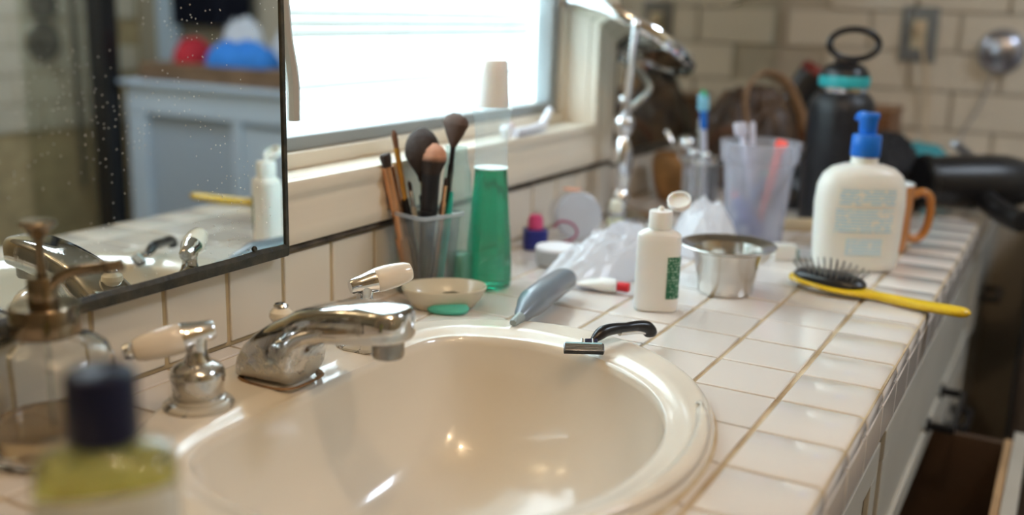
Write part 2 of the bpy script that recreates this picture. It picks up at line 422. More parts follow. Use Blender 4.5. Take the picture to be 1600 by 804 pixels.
mm1 = [o for o in bpy.data.objects if o.name == 'wall_mirror'][0]
obj('chipped_spot', lathe([(0, 0), (.0028, .0002), (.0024, .0012), (0, .0014)], 14, M=Matrix.Rotation(PI/2, 4, 'Y')), M_EDGE, mm1, (.0045, SPOT_Y-(-1.15+.071)/2, .0125))
m2 = mirror('wall_mirror', 'mirror right of the window, behind the tilted makeup mirror', .935, 1.985, .088, 1.25, -.004, .004, M_MIRROR2, False)

# ------------------------------------------------------------------ countertop
SCX, SCY, SA, SB = .280, -.047, .219, .270          # sink outline
CY0, CY1 = -1.0, 2.0
ct = thing('countertop', 'long countertop of cream square tiles with tan grout', 'countertop', (0, 0, 0))
b = NB()
# grout/mortar bed with the sink hole
def inell(x, y, a, bb): return ((x-SCX)/a)**2+((y-SCY)/bb)**2 < 1
outer = [b.verts.new(p) for p in ((0.0, CY0, -.0016), (.583, CY0, -.0016), (.583, CY1, -.0016), (0.0, CY1, -.0016))]
N = 64
inner = [b.verts.new((SCX+.207*math.cos(2*PI*i/N), SCY+.257*math.sin(2*PI*i/N), -.0016)) for i in range(N)]
es = [b.edges.new((outer[i], outer[(i+1) % 4])) for i in range(4)]+[b.edges.new((inner[i], inner[(i+1) % N])) for i in range(N)]
bmesh.ops.triangle_fill(b, use_beauty=True, edges=es)
r = bmesh.ops.extrude_face_region(b, geom=list(b.faces)); bmesh.ops.translate(b, verts=[v for v in r['geom'] if isinstance(v, bmesh.types.BMVert)], vec=(0, 0, -.035))
obj('mortar_bed', b, M_GROUT, ct)
TP = .08
b = B(-.0378, .0378, -.0384, .0384, -.006, 0, bev=.0014, seg=2); finish(b)
t0 = obj('tile', b, M_TILE, ct, (5, 5, 5), fin=False)
b = B(.0018, .0243, -.0384, .0384, -.006, 0, bev=.0014, seg=2); finish(b)
tn0 = obj('narrow_tile', b, M_TILE, ct, (5, 5, 5), fin=False)
first = True; firstn = True
gx = [.0265+TP*i for i in range(7)]
def cut_tile(x0, x1, y0, y1):
    bm = NB(); n = 14; g = {}
    def V(i, j, z):
        k = (i, j, z)
        if k not in g: g[k] = bm.verts.new((lerp(x0, x1, i/n), lerp(y0, y1, j/n), z))
        return g[k]
    cells = [(i, j) for i in range(n) for j in range(n) if not inell(lerp(x0, x1, (i+.5)/n), lerp(y0, y1, (j+.5)/n), .209, .259)]
    cs = set(cells)
    for i, j in cells:
        bm.faces.new((V(i, j, 0), V(i+1, j, 0), V(i+1, j+1, 0), V(i, j+1, 0)))
    for i, j in cells:
        for di, dj, a, c in ((-1, 0, (i, j+1), (i, j)), (1, 0, (i+1, j), (i+1, j+1)), (0, -1, (i, j), (i+1, j)), (0, 1, (i+1, j+1), (i, j+1))):
            if (i+di, j+dj) not in cs:
                bm.faces.new((V(a[0], a[1], 0), V(a[0], a[1], -.006), V(c[0], c[1], -.006), V(c[0], c[1], 0)))
    return bm
for k in range(-12, 25):
    y0, y1 = k*TP+.0016, (k+1)*TP-.0016; yc = (y0+y1)/2
    if True:      # strip tile along the wall
        if firstn: tn0.location = (0, yc, 0); firstn = False
        else: inst(tn0, 'narrow_tile', ct, (0, yc, 0))
    for i in range(6):
        x0, x1 = gx[i]+.0022, gx[i+1]-.0022; xc = (x0+x1)/2
        cor = [inell(x, y, .221, .272) for x in (x0, x1) for y in (y0, y1)]
        near = any(inell(lerp(x0, x1, s/4), lerp(y0, y1, t/4), .221, .272) for s in range(5) for t in range(5))
        if all(inell(x, y, .205, .255) for x in (x0, x1) for y in (y0, y1)): continue
        if near:
            obj('tile', cut_tile(x0, x1, y0, y1), M_TILE, ct)
        else:
            dz = random.uniform(-.0003, .0003); tl = (random.uniform(-.002, .002), random.uniform(-.002, .002), 0)
            if first: t0.location = (xc, yc, dz); first = False
            else: inst(t0, 'tile', ct, (xc, yc, dz), tl)
# bullnose row and face row
x0, x1 = .5090, .585
prof = [(x0, -.006), (x0, -.0014), (x0+.0005, -.0004), (x0+.0016, 0)]
for i in range(9):
    a = PI/2*i/8; prof.append((x1-.009+.009*math.sin(a), -.009+.009*math.cos(a)+.0))
prof += [(x1, -.0145), (x1-.007, -.0145), (x1-.007, -.006)]
b = NB(); rr = []
for y, s in ((-.0385, .0012), (-.0377, .0003), (-.0368, 0), (.0368, 0), (.0377, .0003), (.0385, .0012)):
    rr.append([Vector((px-(s if px > x0+.01 else -s*.0), y, pz-(s if pz > -.006 else 0))) for px, pz in prof])
loft(b, rr); finish(b, .8)
bn = obj('edge_tile', b, M_TILE, ct, (0, 0, 0), fin=False)
b = B(.5785, .5855, -.0387, .0387, -.054, -.0165, bev=.0013, seg=2); finish(b)
fn = obj('face_tile', b, M_TILE, ct, (0, 0, 0), fin=False)
f1 = True
for k in range(-12, 25):
    yc = (k+.5)*TP
    if f1: bn.location = (0, yc, 0); fn.location = (0, yc, 0); f1 = False
    else:
        inst(bn, 'edge_tile', ct, (0, yc, random.uniform(-.0003, .0003))); inst(fn, 'face_tile', ct, (0, yc, 0))
obj('front_bed', B(.560, .5832, CY0, CY1, -.056, -.004), M_GROUT, ct)

# ------------------------------------------------------------------ vanity cabinet
cab = thing('vanity_cabinet', 'off-white painted vanity cabinet under the tiled countertop', 'cabinet', (.3, .5, ZF))
def LB(x0, x1, y0, y1, z0, z1, bev=.0015):   # box given in world, built in cabinet space
    return B(x0-.3, x1-.3, y0-.5, y1-.5, z0-ZF, z1-ZF, bev=bev)
b = NB()
for a in ((.0, .02, CY0, CY1, ZF, -.20), (.02, .565, CY0, CY0+.02, ZF, -.04), (.02, .565, CY1-.02, CY1, ZF, -.04), (.02, .565, CY0, CY1, ZF, ZF+.1), (.545, .565, CY0, CY1, -.086, -.04),
          (.545, .565, .36, .385, ZF, -.04), (.545, .565, 1.49, 1.53, ZF, -.04), (.545, .565, .99, 1.02, ZF, -.30)):
    box(b, a[0]-.3, a[1]-.3, a[2]-.5, a[3]-.5, a[4]-ZF, a[5]-ZF)
obj('carcass', b, M_CAB, cab)
obj('apron_rail', LB(.563, .5725, CY0, CY1, -.092, -.057), M_CAB, cab)
def panel_front(y0, y1, z0, z1, x=.565, th=.018):
    bm = NB(); r = .035
    box(bm, x-.3, x+th-.3-.006, y0-.5, y1-.5, z0-ZF, z1-ZF, .001)
    for a in ((y0, y1, z0, z0+r), (y0, y1, z1-r, z1), (y0, y0+r, z0+r, z1-r), (y1-r, y1, z0+r, z1-r)):
        box(bm, x+th-.3-.006, x+th-.3, a[0]-.5, a[1]-.5, a[2]-ZF, a[3]-ZF, .0012)
    return bm
def pull(parent, yc, z, x, hl=.062):
    bm = NB(); X = x-.3; Y = yc-.5; Z = z-ZF
    cbox(bm, (X+.034, Y, Z), (.009, 2*hl+.01, .012), .002)
    for s in (-1, 1):
        cbox(bm, (X+.015, Y+s*hl, Z), (.034, .009, .012), .002); cbox(bm, (X+.001, Y+s*hl, Z), (.005, .018, .022), .002)
    obj('pull_handle', bm, M_BLACKPL, parent)
d1 = obj('drawer_front', panel_front(.39, 1.48, -.298, -.098, .563, .01), M_CAB, cab); pull(d1, .935, -.255, .573, .085)
d2 = obj('false_front', panel_front(-.95, .355, -.298, -.098, .563, .01), M_CAB, cab)
d3 = obj('drawer_front', panel_front(1.535, 1.98, -.298, -.098, .563, .01), M_CAB, cab); pull(d3, 1.75, -.255, .573, .05)
d4 = obj('door', panel_front(-.95, -.31, -.74, -.305, .563, .01), M_CAB, cab); pull(d4, -.4, -.4, .573, .03)
d5 = obj('door', panel_front(-.29, .355, -.74, -.305, .563, .01), M_CAB, cab); pull(d5, .25, -.4, .573, .03)
d6 = obj('drawer_front', panel_front(1.03, 1.48, -.52, -.305, .563, .01), M_CAB, cab); pull(d6, 1.25, -.38, .573, .05)
# open drawer
M_RAWWOOD = mat('raw_wood', (.55, .36, .19), .55, noise_amt=.35, noise_scale=9)
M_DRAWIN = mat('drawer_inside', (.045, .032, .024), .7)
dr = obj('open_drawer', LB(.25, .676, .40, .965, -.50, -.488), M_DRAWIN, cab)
obj('drawer_side', LB(.25, .676, .965, .977, -.50, -.302), mat('dark_side_wood', (.09, .055, .035), .6), dr)  # far side given a darker colour than the other wood parts
obj('drawer_side', LB(.25, .676, .388, .40, -.50, -.302), M_RAWWOOD, dr)
obj('drawer_back', LB(.25, .262, .40, .965, -.50, -.31), M_RAWWOOD, dr)
obj('drawer_lining', LB(.676, .688, .385, .982, -.50, -.300), M_RAWWOOD, dr)
b = LB(.688, .708, .375, 1.01, -.515, -.296); obj('drawer_face', b, M_CAB, dr)

# ------------------------------------------------------------------ sink
sink = thing('sink_basin', 'cream enamel oval drop-in sink with a faucet ledge', 'sink', (SCX, SCY, 0))
def out_pt(t): return Vector((SA*math.cos(t), SB*math.sin(t)))
ICX, IA, IB, CLIP = .276-SCX, .186, .208, .158-SCX
def in_pt(t):
    x, y = ICX+IA*math.cos(t), IB*math.sin(t)
    # soft clip of the back of the bowl to a nearly straight edge
    if x < CLIP+.03:
        d = (CLIP+.03)-x; x = (CLIP+.03)-.03*(1-math.exp(-d/.03))
    return Vector((x, y))
N = 144; rings = []
def zprof(do, di):
    z = .0125
    if do < .011: z = .0125*math.sqrt(max(0, 1-(1-do/.011)**2))
    # raised outer land then an inner slope that runs into the bowl
    if di < .024: z -= .0055*(1-sstep(di/.024))
    return z
S = [0, .012, .03, .05, .075, .1, .125, .15, .22, .3, .4, .5, .6, .66, .68, .70, .72, .74, .76, .78, .80, .83, .86, .89, .92, .94, .96, .98, 1]
for s in S:
    ring = []
    for i in range(N):
        t = 2*PI*i/N; o = out_pt(t); q = in_pt(t); L = (o-q).length
        # even out: fixed-width rounding at each lip
        if s <= .15: d = s/.15*.013
        elif s >= .68: d = L-(1-s)/.32*.032
        else: d = lerp(.013, L-.032, (s-.15)/(.68-.15))
        p = o+(q-o)*(d/L)
        ring.append(Vector((p.x, p.y, zprof(d, L-d))))
    rings.append(ring)
z1 = rings[-1][0].z; D = .150; cxb, cyb = .0, .0
for k in range(1, 29):
    v = k/28; ph = v*PI/2*.985
    kk = (math.cos(ph)**.62); zz = -D*(math.sin(ph)**.95)
    # lip rounding
    ring = []
    for i in range(N):
        t = 2*PI*i/N; q = in_pt(t)
        e = Vector((ICX+.012+(IA-.012)*math.cos(t), IB*.97*math.sin(t)))   # deeper sections turn into a plain ellipse
        q2 = q.lerp(e, min(1, v*1.3))
        c = Vector((ICX+.01, 0)); p = c+(q2-c)*kk
        ring.append(Vector((p.x, p.y, z1+zz-.002*min(1, v*20))))
    rings.append(ring)
b = NB(); loft(b, rings, False, True)
for f in b.faces: f.smooth = True
me = bpy.data.meshes.new('bowl'); 
bmesh.ops.recalc_face_normals(b, faces=b.faces)
# make sure normals face up/in
if sum(f.normal.z for f in b.faces) < 0: bmesh.ops.reverse_faces(b, faces=b.faces)
b.to_mesh(me); b.free(); me.materials.append(M_SINK)
o = bpy.data.objects.new('bowl', me); COL.objects.link(o); o.parent = sink
sm = o.modifiers.new('shell', 'SOLIDIFY'); sm.thickness = .004; sm.offset = -1
obj('drain', lathe([(.0, -.1405), (.020, -.1405), (.024, -.139), (.0225, -.137), (.018, -.138), (0, -.1385)], 28), M_CHROME2, sink, (ICX+.01, 0, .0))
# brown mineral ring where the sink meets the tiles
cr = NB(); rr = []
for i in range(N):
    t = 2*PI*i/N; o_ = out_pt(t); h = .0016+.0008*noise.noise(Vector((math.cos(t)*9, math.sin(t)*9, 4)))
    nrm = Vector((math.cos(t)/SA, math.sin(t)/SB)).normalized()
    rr.append([Vector((*(o_+nrm*.0024), -.001)), Vector((*(o_+nrm*.0014), h*.8)), Vector((*(o_-nrm*.0012), h*1.6)), Vector((*(o_-nrm*.002), -.001))])
rr.append(rr[0]); loft(cr, rr, False, False); obj('caulk_line', cr, mat('aged_caulk', (.45, .32, .16), .8, noise_amt=.5, noise_scale=25, col2=(.62, .55, .42)), sink)
SZ = .0125

# ------------------------------------------------------------------ faucet
sp = thing('faucet_spout', 'low curved chrome spout with lime scale around its base', 'faucet', (.104, -.062, SZ))
# side profile centreline sections: (x, z_bottom, z_top, halfwidth)
secs = [(-.0110, .0, .003, .020), (-.0100, .0, .012, .0265), (-.0065, .0, .0235, .0290), (.000, .0, .0345, .0300), (.009, .0, .0430, .0300), (.020, .0, .0510, .0298), (.032, .0, .0585, .0292), (.043, .0, .0640, .0284),
        (.0480, .006, .0670, .0276), (.0510, .0180, .0685, .0270), (.0560, .0290, .0700, .0262), (.066, .0385, .0730, .0255), (.082, .0445, .0772, .0250), (.100, .0460, .0805, .0248), (.118, .0495, .0825, .0248), (.134, .0520, .0832, .0248), (.142, .0530, .0830, .0240), (.148, .0540, .0826, .0205), (.1525, .0560, .0815, .0150), (.1550, .0580, .0795, .0070)]
b = NB(); rings = []
for x, zb, zt, hw in secs:
    ring = []; n_ = 28; hz = (zt-zb)/2; cz = (zt+zb)/2
    for i in range(n_):
        t = 2*PI*i/n_; c, s = math.cos(t), math.sin(t)
        e = 4.6 if s > 0 else 3.6
        yy = hw*math.copysign(abs(c)**(2/e), c)*(1 if s > 0 else 1)*lerp(.90, 1.0, sstep((1-s)/1.6)); zz = hz*math.copysign(abs(s)**(2/e), s)
        # the section leans forward as the spout rises out of the deck
        ring.append(Vector((x, yy, cz+zz)))
    rings.append(ring)
# lean lower part of sections to give the undercut sweep
loft(b, rings)
obj('spout_body', b, M_CHROME, sp)
obj('aerator', lathe([(.0, .0395), (.0085, .0395), (.0125, .041), (.0135, .043), (.0135, .0565), (.0125, .062), (0, .062)], 26), mat('dark_chrome', (.30, .28, .26), .18, metal=1.), sp, (.135, 0, -.001))
b = lathe([(0.004, 0.006), (.0035, .020), (.0045, .022)], 12)
tr = obj('lift_rod', b, M_CHROME2, sp, (.018, .004, .030))
obj('rod_knob', lathe([(.0035, .018), (.008, .0205), (.0105, .0245), (.0100, .029), (.0065, .0325), (.006, .0330)], 20), mat('knob_porcelain', (.76, .70, .58), .15, coat=.5), sp, (.018, .004, .0285))
obj('knob_cap', lathe([(.0062, .0325), (.0066, .0345), (.0055, .0362), (.0, .0368)], 18), M_CHROME2, sp, (.018, .004, .0285))
# grime line where the spout meets the sink deck
b = NB(); rr = []
for i in range(49):
    t = 2*PI*i/48
    c, s = math.cos(t), math.sin(t); x = .020+.0325*math.copysign(abs(c)**.6, c); y = .0300*math.copysign(abs(s)**.6, s)
    w_ = .0012*(1+.4*noise.noise(Vector((c*5, s*5, 2))))
    d = Vector((c, s)).normalized()
    rr.append([Vector((x-d.x*.004, y-d.y*.004, .0)), Vector((x, y, .0016)), Vector((x+d.x*w_, y+d.y*w_, .0001))])
loft(b, rr, False, False, closed=False)
obj('grime_line', b, mat('rust_grime', (.30, .16, .06), .8, noise_amt=.5, noise_scale=90, col2=(.10, .06, .04)), sp)
PORC = mat('lever_porcelain', (.78, .70, .60), .12, coat=.6)
def handle(label, loc, ang, k=1., ball=True):
    t = thing('lever_tap', label, 'tap', loc, group='faucet handles')
    obj('escutcheon', lathe([(.0275, 0), (.0285, .0015), (.0280, .0035), (.0255, .0055), (.0225, .0062), (.0215, .0085), (.0195, .0095), (0, .0095)], 40), M_CHROME, t)
    obj('bonnet', lathe([(.0185, .0085), (.0200, .011), (.0205, .020), (.0218, .026), (.0215, .0305), (.0185, .0350), (.0130, .0375), (.0105, .0390), (0, .0390)], 36), M_CHROME, t)
    obj('stem', lathe([(.0125, .0370), (.0095, .042), (.0080, .048), (.0082, .054), (.0095, .058), (.009, .062), (0, .064)], 24), M_CHROME, t)
    # lever lies roughly horizontal, direction ang, slightly tilted
    d = Vector((math.cos(ang), math.sin(ang), 0)).normalized()
    tilt = k
    q = Vector((d.x, d.y, tilt)).normalized()
    c = Vector((0, 0, .0615))
    M = Matrix.Translation(c) @ q.to_track_quat('Z', 'Y').to_matrix().to_4x4()
    soc = obj('lever_socket', lathe([(0, -.0150), (.0062, -.0150), (.0076, -.013), (.0088, -.004), (.0104, .004), (.0114, .0085), (.0116, .0105), (0, .0105)], 28, M=M), M_CHROME2, t)
    obj('lever_grip', lathe([(.0108, .0095), (.0120, .012), (.0124, .020), (.0118, .032), (.0106, .042), (.0084, .0475), (.0048, .0495), (0, .0500)], 28, M=M), PORC, t)
    if ball: obj('end_ball', lathe([(0, .0470), (.0055, .0478), (.0072, .0515), (.0060, .0555), (0, .0580)], 18, M=M), M_CHROME2, t)
    return t
handle('left faucet handle, its white lever pointing toward the soap dispenser', (.1145, -.1500, SZ-.001), math.radians(-128), -.20)
handle('right faucet handle beyond the spout, its white lever raised toward the soap dish', (.131, .050, SZ-.001), math.radians(58), .16, False)

# ================================================================== things on the counter
VZ = .5002          # most bottles face back toward the camera: rotate their width across the view
def spec_rot(a=0): return math.radians(28.7)+a

# --- glass soap dispenser with copper pump
t = thing('soap_dispenser', 'glass soap dispenser with aged copper pump standing below the mirror', 'soap dispenser', (.0700, -.2510, 0.0003), 0)
prof_o = [(0, 0), (.040, 0), (.0455, .004), (.0465, .010), (.0465, .060), (.0455, .072), (.041, .0815), (.033, .0870), (.0265, .0895), (.0235, .092), (.0230, .099)]
prof_i = [(.0205, .099), (.0207, .091), (.024, .0868), (.031, .084), (.0385, .079), (.0425, .071), (.0435, .060), (.0435, .012), (.041, .0075), (.0, .0065)]
obj('jar', lathe(prof_o+prof_i, 56), M_GLASS, t)
obj('liquid_soap', lathe([(0, .0068), (.041, .0078), (.0433, .0125), (.0433, .0235), (.0, .0235)], 48), mat('amber_soap', (.95, .70, .38), .03, trans=.85, ior=1.36), t)
obj('pump_collar', lathe([(.0225, .092), (.0245, .0930), (.0248, .0945), (.0246, .1125), (.0235, .1142), (.012, .1150), (0, .1150)], 48), M_COPPER, t)
obj('pump_neck', lathe([(.0105, .114), (.0108, .116), (.0106, .1335), (.0098, .1350), (0, .1350)], 32), M_COPPER, t)
obj('plunger_rod', lathe([(.0036, .134), (.0036, .165), (.0055, .1665), (0, .167)], 20), M_COPPER, t)
obj('plunger_knob', lathe([(.005, .164), (.0075, .1665), (.0082, .1685), (.0105, .1705), (.0128, .1722), (.0130, .1745), (.0115, .1762), (0, .1768)], 36), M_COPPER, t)
b = tube(smooth_path([(.004, -.002, .118), (.0085, .002, .130), (.016, .0085, .1375), (.026, .0165, .1405), (.037, .0240, .1425)], 6), [.0042]*24+[.0036], 14)
obj('spout_tube', b, M_COPPER, t)
b = tube([(.036, .0233, .1422), (.0385, .0250, .1427), (.0388, .0252, .1427), (.045, .0295, .1435), (.0455, .0298, .1435), (.048, .0315, .144)], [.0048, .0054, .0042, .0042, .0048, .0046], 16)
obj('nozzle', b, M_COPPER, t)
obj('dip_tube', lathe([(.0028, .010), (.0028, .112)], 12), M_CLEAR, t)

# --- foreground bottle (out of focus) with navy cap
t = thing('mouth_rinse_bottle', 'blurred clear bottle of yellow-green liquid with navy cap in the foreground', 'bottle', (.3330, -.4155, 0.0033), .90)
secs = [(0, .030, .022, 3), (.003, .0325, .0245, 3), (.10, .0325, .0245, 3), (.1165, .0322, .0243, 3), (.1235, .029, .0215, 2.6), (.1275, .020, .016, 2.2), (.129, .0135, .0135, 2), (.134, .0130, .0130, 2)]
inn = [(.134, .0118, .0118, 2), (.129, .0120, .0120, 2), (.1252, .0185, .0145, 2.2), (.1185, .0275, .020, 2.6), (.110, .0308, .0228, 3), (.003, .0308, .0228, 3)]
obj('bottle_body', suploft(secs, 48, cap1=False), mat_clear('rinse_bottle_pet', (.96, .98, .94), .05), t)
obj('liquid', suploft([(.002, .0300, .022, 3), (.004, .0312, .0232, 3), (.1145, .0312, .0232, 3), (.1185, .0300, .0220, 2.8)], 48), mat('yellow_green_liquid', (.70, .68, .20), .05, trans=.75, ior=1.33), t)
b = NB(); rings = []
for z in (.025, .030, .100, .107, .111):
    k_ = {.025: .8, .030: 1, .100: 1, .107: .93, .111: .8}[z]
    ring = []
    for i in range(25):
        a = -PI*.5-1.15*k_+2.3*k_*i/24; c, s_ = math.cos(a), math.sin(a)
        ring.append(Vector((.0328*math.copysign(abs(c)**(2/3), c), .0248*math.copysign(abs(s_)**(2/3), s_), z)))
    rings.append(ring)
loft(b, rings, False, False, closed=False)
obj('label', b, mat('pale_label', (.62, .66, .64), .5), t)
capsecs = [(.129, .0150), (.1305, .0162), (.160, .0158), (.1625, .0152), (.1635, .0135), (.1638, 0)]
b = NB(); rings = []
for z, rr_ in capsecs:
    rings.append([Vector(((rr_+(.0004 if (i % 2 and .130 < z < .161) else 0))*math.cos(2*PI*i/64), (rr_+(.0004 if (i % 2 and .130 < z < .161) else 0))*math.sin(2*PI*i/64), z)) for i in range(64)])
loft(b, rings); obj('cap', b, mat('navy_cap', (.003, .006, .032), .35), t)

t = thing('amber_vial', 'dark red-brown little bottle at the lower left corner', 'bottle', (.2720, -.4300, 0.0003))
obj('body', lathe([(0, 0), (.014, 0), (.016, .002), (.016, .046), (.013, .052), (.008, .055), (.008, .060)], 30), mat('amber_glass', (.14, .025, .012), .1, trans=.3), t)
obj('cap', lathe([(.0115, .057), (.0130, .058), (.0128, .072), (.011, .074), (0, .074)], 28), mat('maroon_cap', (.12, .018, .010), .4), t)

# --- soap dish and green soap
t = thing('soap_dish', 'shallow beige oval ceramic dish behind the spout', 'dish', (.104, .234, .0003), math.radians(38))
secs = [(0, .032, .020, 2.2), (.001, .034, .022, 2.2), (.012, .043, .029, 2.2), (.024, .0485, .034, 2.2), (.0255, .0480, .0335, 2.2), (.0245, .0460, .0318, 2.2), (.013, .040, .0262, 2.2), (.0075, .034, .021, 2.2), (.006, .02, .012, 2)]
obj('dish_body', suploft(secs, 48), mat('beige_ceramic', (.60, .53, .40), .25, coat=.3), t)
st = tag(obj('pebble_soap', crumple(.017, .010, .012, 3, 10, .2, 2, 2.2, .5), mat('dark_sponge', (.10, .085, .05), .9), None, (.110, .240, .0066), (0, 0, .6)), 'small dark sliver lying inside the beige oval dish', 'soap sliver')
b = suploft([(0, .020, .0095, 2.3), (.002, .0235, .0120, 2.3), (.005, .0245, .0128, 2.3), (.009, .0225, .0112, 2.3), (.011, .016, .0075, 2.1), (.0115, .006, .003, 2)], 40)
for v in b.verts: v.co.z += .0012*noise.noise(v.co*90)*(v.co.z > .001); v.co.x *= 1+.05*math.sin(v.co.y*200)
tag(obj('soap_bar', b, mat('green_soap', (.10, .52, .40), .35, sss=.15), None, (.1190, .2170, .0004), (0, 0, math.radians(20))), 'worn green soap sliver in front of the beige dish', 'soap')

# --- acrylic cup with makeup brushes
CX, CY_ = .0500, .2760
t = thing('brush_cup', 'square clear acrylic cup holding makeup brushes', 'cup', (CX, CY_, .0003), math.radians(-16))
t_cup = t
o_ = [(0, .0255, .0255, 8), (.001, .0262, .0262, 8), (.094, .0315, .0315, 8), (.0955, .0345, .0345, 8), (.0985, .0345, .0345, 8), (.0985, .0300, .0300, 8), (.094, .0298, .0298, 8), (.004, .0244, .0244, 8)]
obj('cup_body', suploft(o_, 48), M_CLEAR, t)
def brush(label, base, top, head, hl, hr, handle_m, ferr_m, bris_m, hw=.004, flat=1., grp='makeup brushes in the acrylic cup', fer=.022, ferr_r=None, tipw=None):
    """base, top: world points of handle bottom and bristle tip"""
    a, c = Vector(base), Vector(top); d = (c-a); L = d.length
    t = thing('makeup_brush', label, 'brush', a, group=grp, rot=d.to_track_quat('Z', 'Y').to_euler())
    fr = ferr_r or hw*1.25
    h0 = L-hl-fer
    obj('handle', lathe([(.0015, 0), (hw*.6, .004), (hw, h0*.35), (hw*1.05, h0*.75), (fr*.92, h0), (0, h0+.001)], 16), handle_m, t)
    obj('ferrule', lathe([(fr*.95, h0-.002), (fr, h0), (fr, h0+fer*.8), (fr*1.05, h0+fer), (0, h0+fer+.001)], 20, sx=1, sy=1 if flat == 1 else .7), ferr_m, t)
    secs = []
    for i in range(11):
        v = i/10
        if head == 'round': r_ = lerp(fr, hr, sstep(v*1.8)) if v < .55 else hr*math.sqrt(max(0, 1-((v-.55)/.46)**2))
        elif head == 'dome': r_ = lerp(fr, hr, (v/.68)**.9) if v < .68 else hr*math.sqrt(max(.02, 1-((v-.68)/.33)**2))
        else: r_ = lerp(fr, hr, sstep(v*1.5))*(1 if v < .93 else .9)
        secs.append((h0+fer-.001+v*hl, max(r_, .0005), max(r_*flat, .0004), 2.2))
    bb = suploft(secs, 28)
    for v in bb.verts:
        k = (v.co.z-(h0+fer))/hl
        if k > .3: v.co += Vector((noise.noise(v.co*900), noise.noise(v.co*900+Vector((5, 0, 0))), noise.noise(v.co*700+Vector((0, 9, 0)))))*.0013*k
    if tipw:   # paler tips
        obj('bristles', bb, tipw, t)
    else: obj('bristles', bb, bris_m, t)
    return t
def tipmat(name, c0, c1, z0, z1):
    mt = mat(name, c0, .8, bump=1., bump_scale=500); nt = mt.node_tree; bs_ = nt.nodes['Principled BSDF']
    tc = nt.nodes.new('ShaderNodeTexCoord'); sp_ = nt.nodes.new('ShaderNodeSeparateXYZ'); nt.links.new(tc.outputs['Object'], sp_.inputs[0])
    mr = nt.nodes.new('ShaderNodeMapRange'); mr.inputs['From Min'].default_value = z0; mr.inputs['From Max'].default_value = z1; nt.links.new(sp_.outputs['Z'], mr.inputs['Value'])
    mx = nt.nodes.new('ShaderNodeMix'); mx.data_type = 'RGBA'; mx.inputs['A'].default_value = (*c0, 1); mx.inputs['B'].default_value = (*c1, 1)
    nt.links.new(mr.outputs[0], mx.inputs['Factor']); nt.links.new(mx.outputs['Result'], bs_.inputs['Base Color']); return mt
BR = mat('brown_bristle', (.16, .07, .035), .8, bump=1., bump_scale=500)
brush('makeup brush with copper handle and slanted black bristles, leftmost in the cup', (.0400, .2660, .008), (.0090, .2500, .166), 'flat', .016, .0135, M_ROSE, M_ROSE, M_BRISTLE_D, .0095, .45, fer=.085, ferr_r=.0105)
brush('slim makeup brush with yellow-gold ferrule and small brown tip', (.0430, .2740, .008), (.0120, .2630, .193), 'round', .022, .0055, M_BLACKPL, M_GOLD, BR, .0045, .6, fer=.060, ferr_r=.0046)
brush('largest fluffy dark makeup brush in the middle of the cup', (.0480, .2920, .008), (.0360, .2850, .195), 'round', .062, .0265, M_BLACKPL, M_STEEL, M_BRISTLE_D, .007, .8, fer=.018, ferr_r=.0085)
brush('makeup brush with pale pinkish domed bristle tips in front of the fluffy one', (.0560, .2630, .008), (.0570, .2800, .180), 'round', .036, .0175, M_BLACKPL, M_BLACKPL, None, .0085, .8, fer=.045, ferr_r=.0115, tipw=tipmat('pale_tip', (.03, .018, .014), (.55, .27, .17), .150, .158))
brush('fan-shaped brown makeup brush standing tallest in the cup', (.0620, .2860, .008), (.0730, .3040, .214), 'dome', .040, .0235, M_BLACKPL, M_BLACKPL, mat('fan_bristle', (.085, .045, .03), .8, bump=1., bump_scale=500), .0035, .5, fer=.020, ferr_r=.004)
brush('thin copper-handled makeup brush at the right side of the cup', (.0580, .2820, .008), (.0700, .2880, .140), 'round', .010, .004, M_ROSE, M_ROSE, M_BRISTLE_D, .0033, .6, fer=.02)
brush('thin pale-handled makeup brush between the gold and the fluffy ones', (.0450, .2860, .008), (.0330, .2650, .135), 'round', .012, .0035, mat('pale_handle', (.55, .50, .42), .4), M_STEEL, M_BRISTLE_D, .0028, .6, fer=.02)
obj('rim', suploft([(.0950, .0346, .0346, 8), (.0992, .0350, .0350, 8), (.0995, .0325, .0325, 8)], 48, cap0=False, cap1=False), mat_clear('acrylic_rim', (.9, .92, .95), .45, (.85, .88, .92)), t_cup)
t = thing('toothbrush', 'teal toothbrush handle standing in the acrylic cup', 'toothbrush', (.0680, .2780, .008), rot=(math.radians(-8), math.radians(3), 0))
obj('handle', suploft([(0, .002, .0015, 3), (.003, .0038, .0028, 3), (.06, .0042, .003, 3), (.10, .003, .0024, 3), (.115, .0022, .002, 2)], 16), mat('teal_plastic', (.02, .45, .38), .3), t)
t = thing('plastic_tube', 'slim clear tube with green gel leaning beside the green bottle', 'tube', (.0800, .3080, .0003), rot=(0, math.radians(-3), 0))
obj('tube_body', suploft([(0, .013, .013, 4), (.002, .0145, .0145, 4), (.14, .0140, .0140, 4), (.158, .0135, .008, 3), (.175, .0150, .0018, 3)], 32), mat_clear('soft_tube', (.82, .90, .88), .22, (.70, .78, .76), .15), t)
obj('gel', suploft([(.002, .012, .012, 4), (.045, .0125, .0125, 4), (.047, .010, .010, 4)], 28), mat('green_gel', (.15, .62, .45), .2, trans=.6), t)

